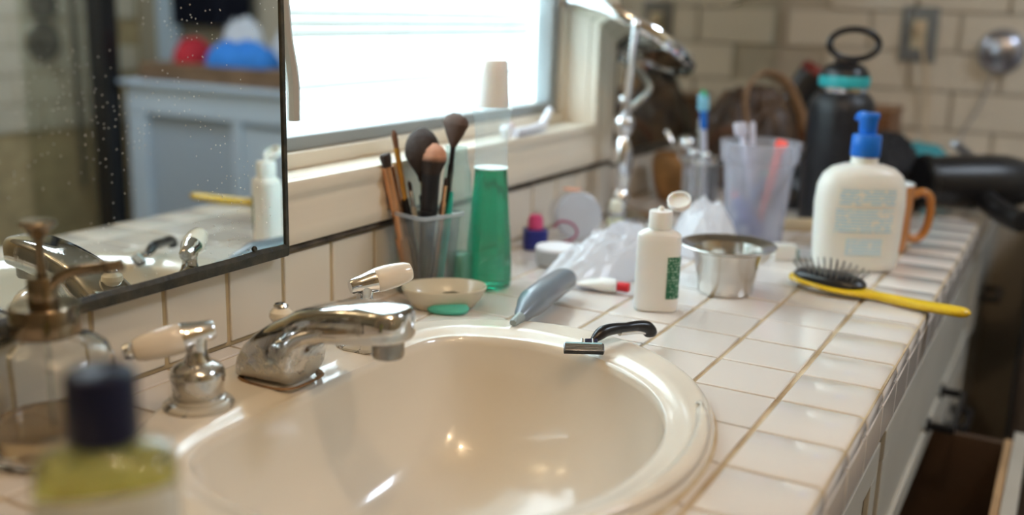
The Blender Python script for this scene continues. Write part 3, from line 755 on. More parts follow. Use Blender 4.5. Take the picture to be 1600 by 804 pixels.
# --- green mouthwash bottle, flared, with a white cup for a cap
t = thing('mouthwash_bottle', 'tall flared bottle of green mouthwash with an upturned white cup cap', 'bottle', (.0990, .3420, .0003), spec_rot())
pr = [(0, .0235), (.003, .0290), (.012, .0308), (.030, .0306), (.060, .0286), (.100, .0250), (.147, .0215), (.175, .0208), (.200, .0218), (.212, .0245), (.2165, .0250), (.219, .021), (.221, .0125), (.226, .0125)]
def octring(r_, z, k=.22, seg=48):
    out = []
    for i in range(seg):
        a = 2*PI*i/seg; am = ((a+PI/8) % (PI/4))-PI/8
        rr_ = r_*lerp(1, math.cos(PI/8)/math.cos(am), k*3)
        out.append(Vector((rr_*math.cos(a), rr_*math.sin(a), z)))
    return out
b = NB(); loft(b, [octring(r_, z, .3) for r_, z in [(p[1], p[0]) for p in pr]], True, False); obj('bottle_body', b, mat_clear('mouthwash_pet', (.94, .97, .96), .13, (.85, .88, .92)), t)
liq = [(.0012, .0225), (.004, .0278), (.012, .0297), (.030, .0295), (.060, .0275), (.100, .0239), (.1455, .0204), (.1462, .0200)]
b = NB(); loft(b, [octring(r_, z, .3) for z, r_ in liq]); obj('mouthwash', b, mat('green_mouthwash', (.0, .60, .34), .02, trans=.85, ior=1.2), t)
obj('liquid_meniscus', lathe([(.0, .1464), (.0198, .1464), (.0208, .1475), (.0, .1468)], 40), mat('foam_white', (.85, .95, .93), .3, trans=.2), t)
obj('cup_cap', lathe([(.0192, .2200), (.0194, .2225), (.0172, .262), (.0160, .2725), (.0148, .2742), (0, .2742)], 44), mat('cap_white', (.80, .78, .76), .35, sss=.1), t)

# --- silver-grey squeezed tube, nozzle on the sink rim
t = thing('gel_tube', 'silver-grey squeeze tube lying with its nozzle over the sink rim', 'tube', (.2230, .1860, SZ+.0045))
A = Vector((0, 0, 0)); Bv = Vector((-.030, .185, -.004)); dd = (Bv-A).normalized(); L = (Bv-A).length
side = dd.cross(Vector((0, 0, 1))).normalized(); upv = side.cross(dd)
def tsec(s, w_, h_, dz=0, n=24, e=2.2):
    return [A+dd*s+upv*dz+side*(w_*math.copysign(abs(math.cos(2*PI*i/n))**(2/e), math.cos(2*PI*i/n)))+upv*(h_*math.copysign(abs(math.sin(2*PI*i/n))**(2/e), math.sin(2*PI*i/n))) for i in range(n)]
b = NB(); loft(b, [tsec(.014, .006, .006, .0), tsec(.020, .0085, .0085, .001), tsec(.034, .0115, .0105, .004), tsec(.046, .0150, .0135, .006), tsec(.056, .0163, .0145, .007), tsec(.10, .0165, .0145, .008), tsec(.14, .0165, .0140, .008), tsec(.163, .0165, .0135, .008), tsec(.172, .0160, .0130, .008), tsec(.174, .013, .008, .008)])
obj('tube_body', b, mat('grey_tube', (.18, .22, .27), .32, metal=.1, coat=.4), t)
b = NB(); loft(b, [tsec(-.008, .0035, .003, -.0005), tsec(-.006, .0042, .004, 0), tsec(.004, .0048, .0048, 0), tsec(.014, .006, .006, 0), tsec(.016, .004, .004, 0)])
obj('nozzle', b, mat('clear_grey_nozzle', (.50, .60, .62), .2, trans=.4), t)
b = NB()
for i, (s, l_) in enumerate(((.098, .0045), (.104, .006), (.110, .005), (.116, .0055), (.122, .004))):
    c = A+dd*s+upv*.0165+side*.011
    for q_ in range(3):
        p0 = c+side*(.0035*(q_-1)); vs = [b.verts.new(p) for p in (p0-side*.001+upv*.0042, p0+side*.001+upv*.0038, p0+side*.001+dd*.003+upv*.0038, p0-side*.001+dd*.003+upv*.0042)]
b.free()

# --- razor
t = thing('razor', 'black-handled cartridge razor lying across the sink rim', 'razor', (.3190, .1470, SZ-.001))
hp = smooth_path([(.003, .010, .006), (.005, .018, .011), (.009, .029, .0155), (.015, .042, .0160), (.021, .056, .0145), (.027, .069, .0135), (.033, .079, .0110), (.0355, .084, .0060), (.0362, .085, .0015)], 6)
n = len(hp); rad = [lerp(.0022, .0062, sstep(i/(n*.22))) if i < n*.22 else lerp(.0062, .0052, (i/n-.22)/.3) if i < n*.52 else lerp(.0054, .0074, sstep((i/n-.52)/.33)) if i < n*.9 else .0072-.0016*(i-n*.9)/(n*.1) for i in range(n)]
obj('grip', tube(hp, rad, 20, up=Vector((1, 0, 0))), M_BLACKPL, t)
# chrome underside of the handle
hp2 = [p+Vector((.001, 0, -.0042)) for p in hp[int(n*.42):int(n*.88)]]
obj('handle_core', tube(hp2, [.0035]*len(hp2), 12), M_STEEL, t)
ax = Vector((.875, .483, 0)).normalized()     # the head runs across the view
def rb(c, s, rot, bev=.0006):
    bm = NB(); cbox(bm, (0, 0, 0), s, bev); bmesh.ops.transform(bm, matrix=Matrix.Translation(c) @ rot, verts=bm.verts); return bm
R0 = Matrix.Rotation(math.atan2(ax.y, ax.x), 4, 'Z') @ Matrix.Rotation(math.radians(28), 4, 'X')
hd = obj('cartridge', rb(Vector((.0015, -.001, .0050)), (.0395, .0105, .0050), R0, .0012), mat('cartridge_grey', (.30, .31, .34), .25, metal=.8), t)
obj('rubber_strip', rb(Vector((.0038, -.0060, .0024)), (.0385, .0020, .0030), R0), M_BLACKPL, hd)
for k in range(4):
    c = Vector((.0015, -.001, .0050)) + (R0.to_3x3() @ Vector((0, -.0032+.0020*k, .0026)))
    obj('blade', rb(c, (.0350, .0010, .0006), R0, 0), M_CHROME2, hd)
obj('lubricating_strip', rb(Vector((.0015, -.001, .0050))+(R0.to_3x3() @ Vector((0, .0042, .0026))), (.035, .0018, .001), R0, 0), mat('strip_blue', (.35, .60, .70), .5), hd)
for s in (-1, 1):
    c = Vector((.0025+s*.0052*ax.x, .0055+s*.0052*ax.y, .0085))
    obj('yoke_arm', rb(c, (.0020, .0110, .0030), R0, .0005), M_STEEL, t)
obj('pivot_block', rb(Vector((.0040, .0100, .0088)), (.0125, .0060, .0048), R0, .001), mat('navy_pivot', (.02, .02, .05), .3), t)

# --- white flip-top bottle with green label
t = thing('lotion_bottle', 'small white flip-top bottle with dark green label, lid open', 'bottle', (.3090, .3660, .0003), math.radians(20))
obj('bottle_body', suploft([(0, .0225, .0135, 3), (.002, .0248, .0158, 3), (.010, .0252, .0160, 3), (.080, .0252, .0160, 3), (.0885, .0245, .0155, 3), (.0925, .0205, .0135, 2.6), (.0950, .0130, .0120, 2), (.0965, .0115, .0115, 2)], 48), M_WHITEPL, t)
obj('cap', lathe([(.0125, .0955), (.0135, .0965), (.0135, .1140), (.0128, .1160), (.0035, .1165), (.0030, .1200), (.0018, .1212), (0, .1212)], 36), M_WHITEPL, t)
lid = lathe([(0, 0), (.0125, 0), (.0138, .001), (.0138, .0075), (.0122, .0080), (.0118, .0030), (0, .0025)], 32)
obj('flip_lid', lid, M_WHITEPL, t, (.0200, .0235, .1205), (math.radians(35), math.radians(8), math.radians(-20)))
obj('hinge', B(.0055, .0095, .0095, .0155, .1125, .1150, bev=.0005), M_WHITEPL, t)
def wrap_patch(rx, ry, e, a0, a1, z0, z1, off=.0004, na=16, nz=6):
    bm = NB(); rings = []
    for j in range(nz+1):
        ring = []
        for i in range(na+1):
            a = lerp(a0, a1, i/na); c, s_ = math.cos(a), math.sin(a)
            ring.append(Vector(((rx+off)*math.copysign(abs(c)**(2/e), c), (ry+off)*math.copysign(abs(s_)**(2/e), s_), lerp(z0, z1, j/nz))))
        rings.append(ring)
    loft(bm, rings, False, False, closed=False)
    if len(bm.faces) and sum(f.normal.dot(f.calc_center_median()) for f in bm.faces) < 0: bmesh.ops.reverse_faces(bm, faces=bm.faces)
    return bm
def print_mat(name, base, ink, scale_z=260., scale_x=1100., thresh=.5, density=.52):
    """small lines of illegible printed text as flat print"""
    mt = mat(name, base, .45); nt = mt.node_tree; bs_ = nt.nodes['Principled BSDF']
    tc = nt.nodes.new('ShaderNodeTexCoord'); sp_ = nt.nodes.new('ShaderNodeSeparateXYZ'); nt.links.new(tc.outputs['Object'], sp_.inputs[0])
    mu = nt.nodes.new('ShaderNodeMath'); mu.operation = 'MULTIPLY'; mu.inputs[1].default_value = scale_z; nt.links.new(sp_.outputs['Z'], mu.inputs[0])
    fr = nt.nodes.new('ShaderNodeMath'); fr.operation = 'FRACT'; nt.links.new(mu.outputs[0], fr.inputs[0])
    gt = nt.nodes.new('ShaderNodeMath'); gt.operation = 'GREATER_THAN'; gt.inputs[1].default_value = .45; nt.links.new(fr.outputs[0], gt.inputs[0])
    fl = nt.nodes.new('ShaderNodeMath'); fl.operation = 'FLOOR'; nt.links.new(mu.outputs[0], fl.inputs[0])
    cmb = nt.nodes.new('ShaderNodeCombineXYZ'); mx_ = nt.nodes.new('ShaderNodeMath'); mx_.operation = 'MULTIPLY'; mx_.inputs[1].default_value = scale_x
    nt.links.new(sp_.outputs['X'], mx_.inputs[0]); nt.links.new(mx_.outputs[0], cmb.inputs[0])
    f7 = nt.nodes.new('ShaderNodeMath'); f7.operation = 'MULTIPLY'; f7.inputs[1].default_value = 7.3; nt.links.new(fl.outputs[0], f7.inputs[0]); nt.links.new(f7.outputs[0], cmb.inputs[1])
    n = nt.nodes.new('ShaderNodeTexNoise'); n.inputs['Scale'].default_value = 1.; n.inputs['Detail'].default_value = 1; nt.links.new(cmb.outputs[0], n.inputs['Vector'])
    g2 = nt.nodes.new('ShaderNodeMath'); g2.operation = 'LESS_THAN'; g2.inputs[1].default_value = density; nt.links.new(n.outputs['Fac'], g2.inputs[0])
    m_ = nt.nodes.new('ShaderNodeMath'); m_.operation = 'MULTIPLY'; nt.links.new(gt.outputs[0], m_.inputs[0]); nt.links.new(g2.outputs[0], m_.inputs[1])
    mx = nt.nodes.new('ShaderNodeMix'); mx.data_type = 'RGBA'; mx.inputs['A'].default_value = (*base, 1); mx.inputs['B'].default_value = (*ink, 1)
    nt.links.new(m_.outputs[0], mx.inputs['Factor']); nt.links.new(mx.outputs['Result'], bs_.inputs['Base Color'])
    return mt
obj('label', wrap_patch(.0252, .0160, 3, math.radians(-74), math.radians(18), .017, .066), print_mat('green_label', (.012, .13, .065), (.45, .62, .52), 300, 900, density=.45), t)

# --- steel bowl
t = thing('steel_bowl', 'stainless steel bowl with a wide flared rim', 'bowl', (.3535, .4880, .0003))
obj('bowl_body', lathe([(0, 0), (.0310, 0), (.0335, .003), (.0360, .020), (.0400, .044), (.0430, .0530), (.0530, .0570), (.0580, .0590), (.0592, .0603), (.0582, .0612), (.0530, .0590), (.0420, .0555), (.0385, .0440), (.0345, .020), (.0320, .0042), (.0300, .0020), (0, .0018)], 56), M_STEEL, t)

# --- white carton scrap, cups and pots near the wall
t = thing('clear_pot', 'round clear plastic jar lying on its side near the window wall', 'jar', (.0640, .6560, .0003), rot=(0, 0, 0))
MP = Matrix.Translation((0, 0, .037)) @ Vector((.62, -.78, .10)).to_track_quat('Z', 'Y').to_matrix().to_4x4()
obj('jar_body', lathe([(0, -.03), (.030, -.03), (.0335, -.027), (.036, .00), (.0365, .018), (.0325, .020), (.0325, .028)], 40, M=MP, cap1=False), M_CLEAR2, t)
obj('jar_lid', lathe([(.0335, .020), (.0345, .021), (.0345, .033), (.032, .0345), (.026, .0335), (0, .0335)], 40, M=MP), mat_clear('milky_lid', (.9, .92, .96), .55, (.75, .77, .82), .2), t)
obj('orange_sticker', lathe([(.0363, -.014), (.0368, .006)], 40, M=MP @ Matrix.Identity(4), cap0=False, cap1=False) if False else B(-.020, .006, -.006, .012, .0728, .0736), mat('orange_label', (.75, .30, .16), .5), t)
t = thing('nail_polish', 'tiny navy blue pot with a pink top by the green bottle', 'pot', (.0500, .5580, .0003), .6)
obj('pot', suploft([(0, .015, .015, 5), (.001, .0165, .0165, 5), (.005, .0165, .0165, 5), (.006, .0165, .0165, 5), (.007, .0175, .0175, 5), (.027, .0175, .0175, 5), (.029, .016, .016, 4)], 36), mat('navy_pot', (.020, .025, .20), .3), t)
obj('cap', lathe([(.010, .028), (.0115, .030), (.0110, .042), (.0085, .049), (0, .051)], 24), mat('pink_cap', (.60, .06, .18), .3), t)
b = tube(smooth_path([(.0, .0, 0), (.022, .016, .006), (.032, .022, .018), (.028, .014, .032), (.014, .004, .036), (.004, .0, .026)], 8), .0018, 8, closed=False)
tag(obj('hair_tie', b, mat('magenta_band', (.32, .05, .11), .7), None, (.0620, .5830, .0024)), 'thin dark pink hair elastic between the navy pot and clear jar', 'hair tie')
t = thing('dropper_bottle', 'small white-topped clear vial beside the mirror stand, its label greenish', 'vial', (.1010, .7280, .0003))
obj('body', lathe([(0, 0), (.011, 0), (.0120, .001), (.0120, .030), (.008, .034), (.007, .036)], 24), M_CLEAR2, t)
obj('cap', lathe([(.0095, .034), (.0100, .036), (.0095, .049), (.007, .052), (0, .052)], 24), mat('ivory_cap', (.72, .70, .58), .4), t)
obj('label', lathe([(.0123, .010), (.0123, .024)], 24, cap0=False, cap1=False), mat('yellowish_label', (.72, .74, .45), .5), t)
t = thing('eye_drops', 'tiny clear vial with lime green base by the plastic bag', 'vial', (.1140, .6860, .0003))
obj('body', lathe([(0, 0), (.008, 0), (.0085, .001), (.0085, .018), (.005, .022), (.004, .026), (.003, .034), (0, .035)], 20), M_CLEAR2, t)
obj('base_cap', lathe([(0, .0), (.009, .0005), (.0093, .002), (.0093, .007), (.0088, .008)], 24), mat('lime_plastic', (.25, .80, .08), .4), t)
t = thing('jar_cap', 'loose translucent white jar cap in front of the navy pot', 'cap', (.1200, .4860, .0003), rot=(math.radians(0), 0, 0))
obj('cap_body', lathe([(0, .001), (.0235, .0008), (.0260, .003), (.0275, .018), (.0290, .0225), (.0285, .0235), (.0265, .0215), (.0250, .004), (0, .003)], 44), mat_clear('cap_milky', (.9, .9, .92), .72, (.78, .77, .76), .2), t)
for f_ in (0,):
    b = lathe([(0, .0225), (.0272, .0225), (.0280, .024), (.0268, .0268), (0, .0272)], 44); obj('inner_seal', b, mat('white_liner', (.80, .79, .82), .4), t)

# --- plastic bags
tag(obj('plastic_bag', crumple(.058, .150, .064, 11, 44, .34, 2.2, 2.0, .9), M_BAGPL, None, (.1930, .5200, .0006), (0, 0, math.radians(-8))), 'crumpled white plastic bag stretching behind the white flip-top bottle', 'plastic bag')
tag(obj('plastic_bag', crumple(.058, .060, .084, 23, 40, .32, 2.0, 2.0, .9), M_BAGPL, None, (.2560, .6950, .0006), (0, 0, .4)), 'crumpled white plastic bag heaped behind the steel bowl', 'plastic bag')

# --- toothpaste tube with red cap
t = thing('toothpaste_tube', 'small white toothpaste tube with red cap pointing to the white bottle', 'tube', (.1980, .3960, .0003), rot=(0, 0, math.radians(9)))
b = suploft([(0, .0015, .014, 3, 0, 0), (.004, .0020, .0138, 3), (.030, .008, .0120, 2.4), (.046, .0085, .0095, 2), (.048, .005, .006, 2)], 28)
MR = Matrix.Translation((0, 0, .0088)) @ Matrix.Rotation(PI/2, 4, 'Y')
bmesh.ops.transform(b, matrix=MR, verts=b.verts); obj('tube_body', b, M_WHITEPL, t)
b = lathe([(.0055, .046), (.0060, .048), (.0060, .062), (.005, .063), (0, .063)], 22, M=MR); obj('cap', b, M_RED, t)
t = thing('interdental_pick', 'thin clear plastic stick lying behind the grey tube', 'stick', (.2080, .4180, .0003), rot=(0, 0, math.radians(-16)))
obj('stick', suploft([(-.035, .002, .004, 3), (-.03, .0028, .005, 3), (.02, .0022, .004, 3), (.03, .0012, .002, 2)], 14), M_CLEAR2, t, (0, 0, .0034), (0, PI/2, 0))
tag(obj('bobby_pin', tube([(0, 0, 0), (.012, .010, .0004), (.02, .012, .0)], [.0016, .002, .0014], 8), mat('orange_brown', (.45, .18, .08), .5), None, (.128, .438, .0018)), 'tiny orange-brown scrap on the tiles by the grey tube', 'scrap')

# --- paper / carton by the bowl
t = thing('pill_box', 'little white box standing right of the steel bowl', 'box', (.3680, .7130, .0003), .5)
obj('box_body', cbox(NB(), (0, 0, .0105), (.030, .022, .021), .001), M_WHITEPL, t)
obj('side_flap', cbox(NB(), (.0175, -.002, .0085), (.003, .018, .016), .0005), mat('grey_green_flap', (.22, .33, .32), .5), t)

# --- makeup mirror on turned chrome stand
t = thing('makeup_mirror', 'round chrome makeup mirror tilted almost edge-on upon a turned stand', 'mirror', (.0540, .8540, .0003))
obj('base_disc', lathe([(0, 0), (.052, 0), (.0545, .002), (.054, .005), (.046, .009), (.030, .012), (.016, .0165), (.012, .022), (0, .022)], 48), M_CHROME2, t)
obj('stem', lathe([(.013, .020), (.0100, .024), (.0160, .030), (.0185, .036), (.0160, .043), (.0130, .047), (.0150, .055), (.0185, .075), (.0190, .095), (.0170, .112), (.0115, .128), (.0085, .134), (.0130, .139), (.0175, .150), (.0185, .158), (.0150, .167), (.0090, .172), (0, .173)], 36), M_CHROME2, t)
_tr = Vector(_r2); cen = Vector((.002, -.004, .2990))
d1 = (_r2*math.cos(math.radians(29))-_u2*math.sin(math.radians(29))).normalized()
nn = (_u2*math.cos(math.radians(29))+_r2*math.sin(math.radians(29))).normalized(); nn = (nn*math.cos(math.radians(3))-Vector(_f)*math.sin(math.radians(3))).normalized()
d2 = nn.cross(d1)
MM = Matrix((d1, d2, nn)).transposed().to_4x4(); MM.translation = cen
obj('frame_ring', lathe([(.100, -.006), (.108, -.011), (.116, -.010), (.1195, -.004), (.1195, .004), (.116, .010), (.108, .011), (.100, .006)], 72, M=MM, cap0=False, cap1=False), M_CHROME2, t)
for s in (-1, 1):
    obj('mirror_glass', lathe([(0, s*.0045), (.1015, s*.0045), (.1015, s*.0065), (0, s*.0065)], 64, M=MM), M_MIRROR2, t)
a_ = cen+d2*-.121; b_ = cen+d2*.121
yk = smooth_path([a_, a_+Vector((0, 0, -.03))*.6, Vector((.026, -.052, .215)), Vector((.005, -.008, .176))], 6); obj('yoke_arm', tube(yk, [.0065]*len(yk), 14), M_CHROME2, t)
yk = smooth_path([b_, b_+Vector((0, 0, -.03))*.6, Vector((.020, .052, .215)), Vector((.0, .008, .176))], 6); obj('yoke_arm', tube(yk, [.0065]*len(yk), 14), M_CHROME2, t)
obj('finial', tube(smooth_path([(0, 0, .168), (.006, -.004, .178), (.004, -.006, .190), (-.004, -.004, .198), (-.008, 0, .192)], 6), [.0085]*8+[.0065]*8+[.005]*9, 14), M_CHROME2, t)

# --- chrome tumbler with tools
TX, TY = .1620, .9500
t = thing('toothbrush_tumbler', 'chrome and clear tumbler crowded with brushes behind the frosted cup', 'tumbler', (TX, TY, .0003))
obj('tumbler_body', lathe([(0, 0), (.029, 0), (.031, .002), (.031, .090), (.033, .093), (.033, .098), (.030, .098), (.0285, .090), (.0285, .004), (0, .004)], 44), M_CLEAR2, t)
obj('rim_band', lathe([(.0335, .091), (.0342, .092), (.0342, .100), (.0332, .1005), (.0312, .100), (.0312, .092)], 44, cap0=False, cap1=False), M_CHROME2, t)
def stick(nm, label, cat, base, top, secs, mt, parts=()):
    a, c = Vector(base), Vector(top); d = c-a; L = d.length
    t = thing(nm, label, cat, a, rot=d.to_track_quat('Z', 'Y').to_euler())
    obj(secs[0], suploft([(z*L, rx, ry, 2.4) for z, rx, ry in secs[1]], 18), mt, t)
    for pn, ps, pm in parts: obj(pn, suploft([(z*L, rx, ry, 2.4) for z, rx, ry in ps], 18), pm, t)
    return t
stick('toothbrush', 'blue toothbrush with pale blue and green bristles, tallest in the chrome tumbler', 'toothbrush', (.172, .945, .008), (.1500, .9620, .205), ('handle', [(0, .004, .004), (.4, .006, .005), (.72, .005, .004), (.72, .0048, .004)]), mat('lilac_plastic', (.55, .58, .72), .35),
      (('blue_neck', [(.70, .0052, .0045), (.72, .0065, .005), (.86, .0062, .0045), (.88, .005, .004)], M_BLUEPL), ('head', [(.85, .008, .0035), (.87, .0105, .006), (.985, .0105, .006), (1, .008, .004)], mat('pale_blue_bristle', (.25, .62, .85), .6)), ('tip_bristles', [(.97, .006, .0065), (1.0, .005, .0065), (1.03, .003, .004)], mat('green_bristle', (.02, .42, .18), .6))))
stick('toothbrush', 'short ivory toothbrush beside the blue one', 'toothbrush', (.158, .955, .008), (.1460, .9750, .163), ('handle', [(0, .004, .004), (.5, .005, .004), (.84, .004, .0035), (.85, .006, .004), (.98, .006, .004), (1, .004, .002)]), mat('ivory_plastic', (.72, .72, .60), .4))
stick('tweezers', 'steel tweezers leaning out of the chrome tumbler to the left', 'tweezers', (.172, .948, .02), (.0950, .9440, .141), ('arm', [(0, .001, .001), (.3, .0045, .0018), (.8, .0055, .002), (.97, .006, .0045), (1, .004, .003)]), M_CHROME2)
for lab, loc, rr_ in (('chrome-headed tool with round end, highest of the pair in the tumbler', (.1320, .9480, .122), .0160), ('small chrome ball-ended tool at the front of the tumbler', (.1500, .9330, .108), .0105), ('chrome ball-ended tool nearest the blue toothbrush', (.1720, .9300, .106), .0100)):
    t = thing('shaver_head', lab, 'grooming tool', (loc[0], loc[1], .02))
    h_ = loc[2]-.02
    obj('handle', lathe([(.003, -.012), (.004, 0), (.0045, h_-rr_*.9), (0, h_-rr_*.9+.001)], 16), M_CHROME2, t)
    obj('head', lathe([(rr_*math.sin(PI*i/12), h_-rr_*.85*math.cos(PI*i/12)) for i in range(13)], 26), M_CHROME2, t)
t = thing('dark_comb', 'black comb standing at the back of the chrome tumbler', 'comb', (.172, .962, .008), rot=(0, math.radians(4), .5))
obj('spine', cbox(NB(), (0, 0, .045), (.016, .004, .09), .0015), M_BLACKPL, t)
tag(obj('woven_bowl', lathe([(0, 0), (.030, 0), (.036, .004), (.046, .030), (.050, .062), (.049, .078), (.044, .086), (.040, .086), (.044, .060), (.038, .010), (0, .006)], 40), mat('amber_wood', (.45, .22, .07), .55, noise_amt=.5, noise_scale=22, bump=.6, bump_scale=160), None, (.0780, 1.0700, .0003)), 'amber brown wooden pot behind the makeup mirror', 'pot')

# --- frosted plastic cup with pens
PX, PY = .2960, .8100
t = thing('frosted_cup', 'frosted translucent plastic cup packed with razors and pens', 'cup', (PX, PY, .0003))
obj('cup_body', lathe([(0, .0), (.040, .0), (.043, .002), (.0530, .118), (.0575, .1225), (.0585, .126), (.0600, .1475), (.0615, .1500), (.0605, .1520), (.0590, .1508), (.0570, .127), (.0515, .119), (.0415, .004), (0, .003)], 56), M_FROST, t)
RED2 = mat('coral_red', (.85, .09, .06), .4); PALE = mat('pale_lilac', (.62, .65, .78), .4); GREYB = mat('slate_blue', (.10, .15, .30), .4)
stick('disposable_razor', 'coral red disposable razor inside the frosted cup', 'razor', (.302, .800, .012), (.3240, .8250, .155), ('handle', [(0, .004, .003), (.45, .006, .004), (.55, .0085, .006), (.85, .0070, .005), (.87, .003, .003)]), RED2, (('head', [(.87, .013, .003), (.9, .0145, .004), (.97, .0145, .004), (1, .012, .002)], RED2),))
stick('pen', 'dark slate pen with green band slanting inside the frosted cup', 'pen', (.2700, .7900, .012), (.3230, .8320, .128), ('barrel', [(0, .002, .002), (.1, .0075, .0075), (.6, .0085, .0085), (.95, .0065, .0065), (1, .004, .004)]), GREYB, (('green_band', [(.72, .0082, .0082), (.80, .0080, .0080)], mat('green_band', (.03, .35, .2), .4)),))
stick('disposable_razor', 'pale lilac disposable razor leaning to the left in the frosted cup', 'razor', (.3060, .8080, .012), (.2560, .8260, .176), ('handle', [(0, .004, .003), (.5, .006, .004), (.88, .0045, .004)]), PALE, (('head', [(.88, .014, .003), (.90, .016, .004), (.98, .016, .004), (1, .013, .002)], PALE),))
stick('nail_file', 'slim clear nail file rising from the back of the frosted cup', 'nail file', (.2900, .8260, .012), (.2720, .8410, .178), ('blade', [(0, .003, .001), (.2, .005, .0016), (.97, .005, .0016), (1, .002, .001)]), PALE)
stick('pen', 'short navy marker with coral tip low in the frosted cup', 'pen', (.3120, .7920, .012), (.2640, .8000, .070), ('barrel', [(0, .005, .005), (.1, .0105, .0105), (.8, .011, .011), (.9, .006, .006)]), mat('navy_barrel', (.05, .08, .32), .4), (('coral_tip', [(.88, .006, .006), (1, .004, .004), (1.05, .001, .001)], RED2),))
stick('pen', 'black pen leaning right over the rim of the frosted cup', 'pen', (.2930, .7980, .012), (.3560, .8560, .142), ('barrel', [(0, .002, .002), (.1, .004, .004), (.9, .0042, .0042), (1, .003, .003)]), M_BLACKPL)

# --- lotion pump bottle
t = thing('pump_bottle', 'large white oval lotion bottle with blue pump and pale blue print', 'bottle', (.4630, .7180, .0003), spec_rot(.02))
secs = [(0, .0480, .025, 2.6), (.002, .0525, .0295, 2.6), (.008, .0545, .031, 2.6), (.045, .0570, .032, 2.6), (.090, .0585, .032, 2.6), (.115, .0570, .0315, 2.5), (.130, .0510, .0290, 2.4), (.139, .0410, .0245, 2.3), (.1435, .0280, .019, 2.1), (.1450, .0180, .0165, 2), (.146, .0172, .0165, 2), (.157, .0170, .0165, 2)]
secs = [(z, rx*1.035, ry, e) for z, rx, ry, e in secs]
obj('bottle_body', suploft(secs, 64), mat('lotion_white', (.80, .79, .74), .3, sss=.1), t)
bt_ = print_mat('blue_text_label', (.80, .79, .74), (.40, .66, .82), 240, 150, density=.58)
obj('back_label', wrap_patch(.0605, .0320, 2.6, math.radians(-122), math.radians(-58), .092, .115, .0005, 26, 6), bt_, t)
obj('back_label', wrap_patch(.0605, .0320, 2.6, math.radians(-126), math.radians(-60), .056, .087, .0006, 26, 6), bt_, t)
obj('logo_patch', wrap_patch(.0600, .0320, 2.6, math.radians(-108), math.radians(-72), .024, .048, .0005, 16, 4), print_mat('blue_patch_label', (.72, .77, .78), (.45, .68, .82), 240, 200, density=.60), t)
obj('pump_collar', lathe([(.0185, .1545), (.0195, .156), (.0192, .181), (.0180, .1835), (.0125, .1845), (0, .1845)], 40), M_BLUEPL, t)
obj('pump_head', lathe([(.0110, .1835), (.0115, .186), (.0122, .203), (.0138, .206), (.0140, .2105), (.0125, .2128), (0, .2135)], 36), M_BLUEPL, t)
b = tube(smooth_path([(0, .008, .207), (0, .022, .2075), (0, .036, .205), (0, .041, .200)], 5), [.006]*10+[.005]*6, 14); obj('pump_spout', b, M_BLUEPL, t)

# --- orange mug
t = thing('mug', 'orange-brown mug with white interior behind the lotion bottle', 'mug', (.4740, .8640, .0003), math.radians(30))
obj('mug_body', lathe([(0, 0), (.033, 0), (.0355, .002), (.0385, .020), (.0395, .098), (.0388, .1005)], 48, cap1=False), mat('orange_glaze', (.48, .19, .045), .2, coat=.5), t)
obj('mug_interior', lathe([(.0390, .0995), (.0388, .1010), (.0370, .1010), (.0362, .098), (.0350, .02), (.030, .006), (0, .005)], 48, cap0=False), mat('white_glaze', (.80, .80, .80), .2, coat=.4), t)
hpth = smooth_path([(.038, 0, .082), (.055, 0, .0875), (.067, 0, .078), (.069, 0, .052), (.064, 0, .028), (.052, 0, .017), (.038, 0, .020)], 7)
obj('handle', tube(hpth, .0062, 14), mat('orange_handle', (.50, .20, .05), .2, coat=.5), t)

# --- black insulated bottle
t = thing('water_bottle', 'matte black insulated bottle with a teal band and carry loop', 'bottle', (.3660, 1.0220, .0003), spec_rot())
obj('bottle_body', lathe([(0, 0), (.047, 0), (.0520, .003), (.0535, .008), (.0535, .188), (.0520, .200), (.0460, .2115), (.0400, .2165), (.0390, .218), (0, .2185)], 56), mat('powder_black', (.014, .015, .020), .38, bump=.15, bump_scale=900), t)
obj('steel_neck', lathe([(.0380, .2175), (.0383, .218), (.0383, .2275), (0, .228)], 48), M_CHROME2, t)
obj('teal_band', lathe([(.0390, .2265), (.0405, .2280), (.0408, .2425), (.0395, .2445), (0, .245)], 48), mat('teal_silicone', (.02, .38, .42), .45), t)
obj('lid', lathe([(.0390, .244), (.0385, .2475), (.0350, .2550), (.0290, .2610), (.0200, .2640), (0, .2650)], 44), M_BLACKPL, t)
obj('lid_knuckle', cbox(NB(), (.0, 0, .265), (.034, .022, .014), .004), M_BLACKPL, t)
lp = [(.0400*math.copysign(abs(math.cos(a))**.95, math.cos(a))+.010, 0, .2945+.0235*math.sin(a)) for a in [2*PI*i/48 for i in range(48)]]
b = tube([Vector(p) for p in lp], .0052, 12, closed=True); bmesh.ops.transform(b, matrix=Matrix.Rotation(math.radians(0), 4, 'Y'), verts=b.verts)
obj('carry_loop', b, M_BLACKPL, t)

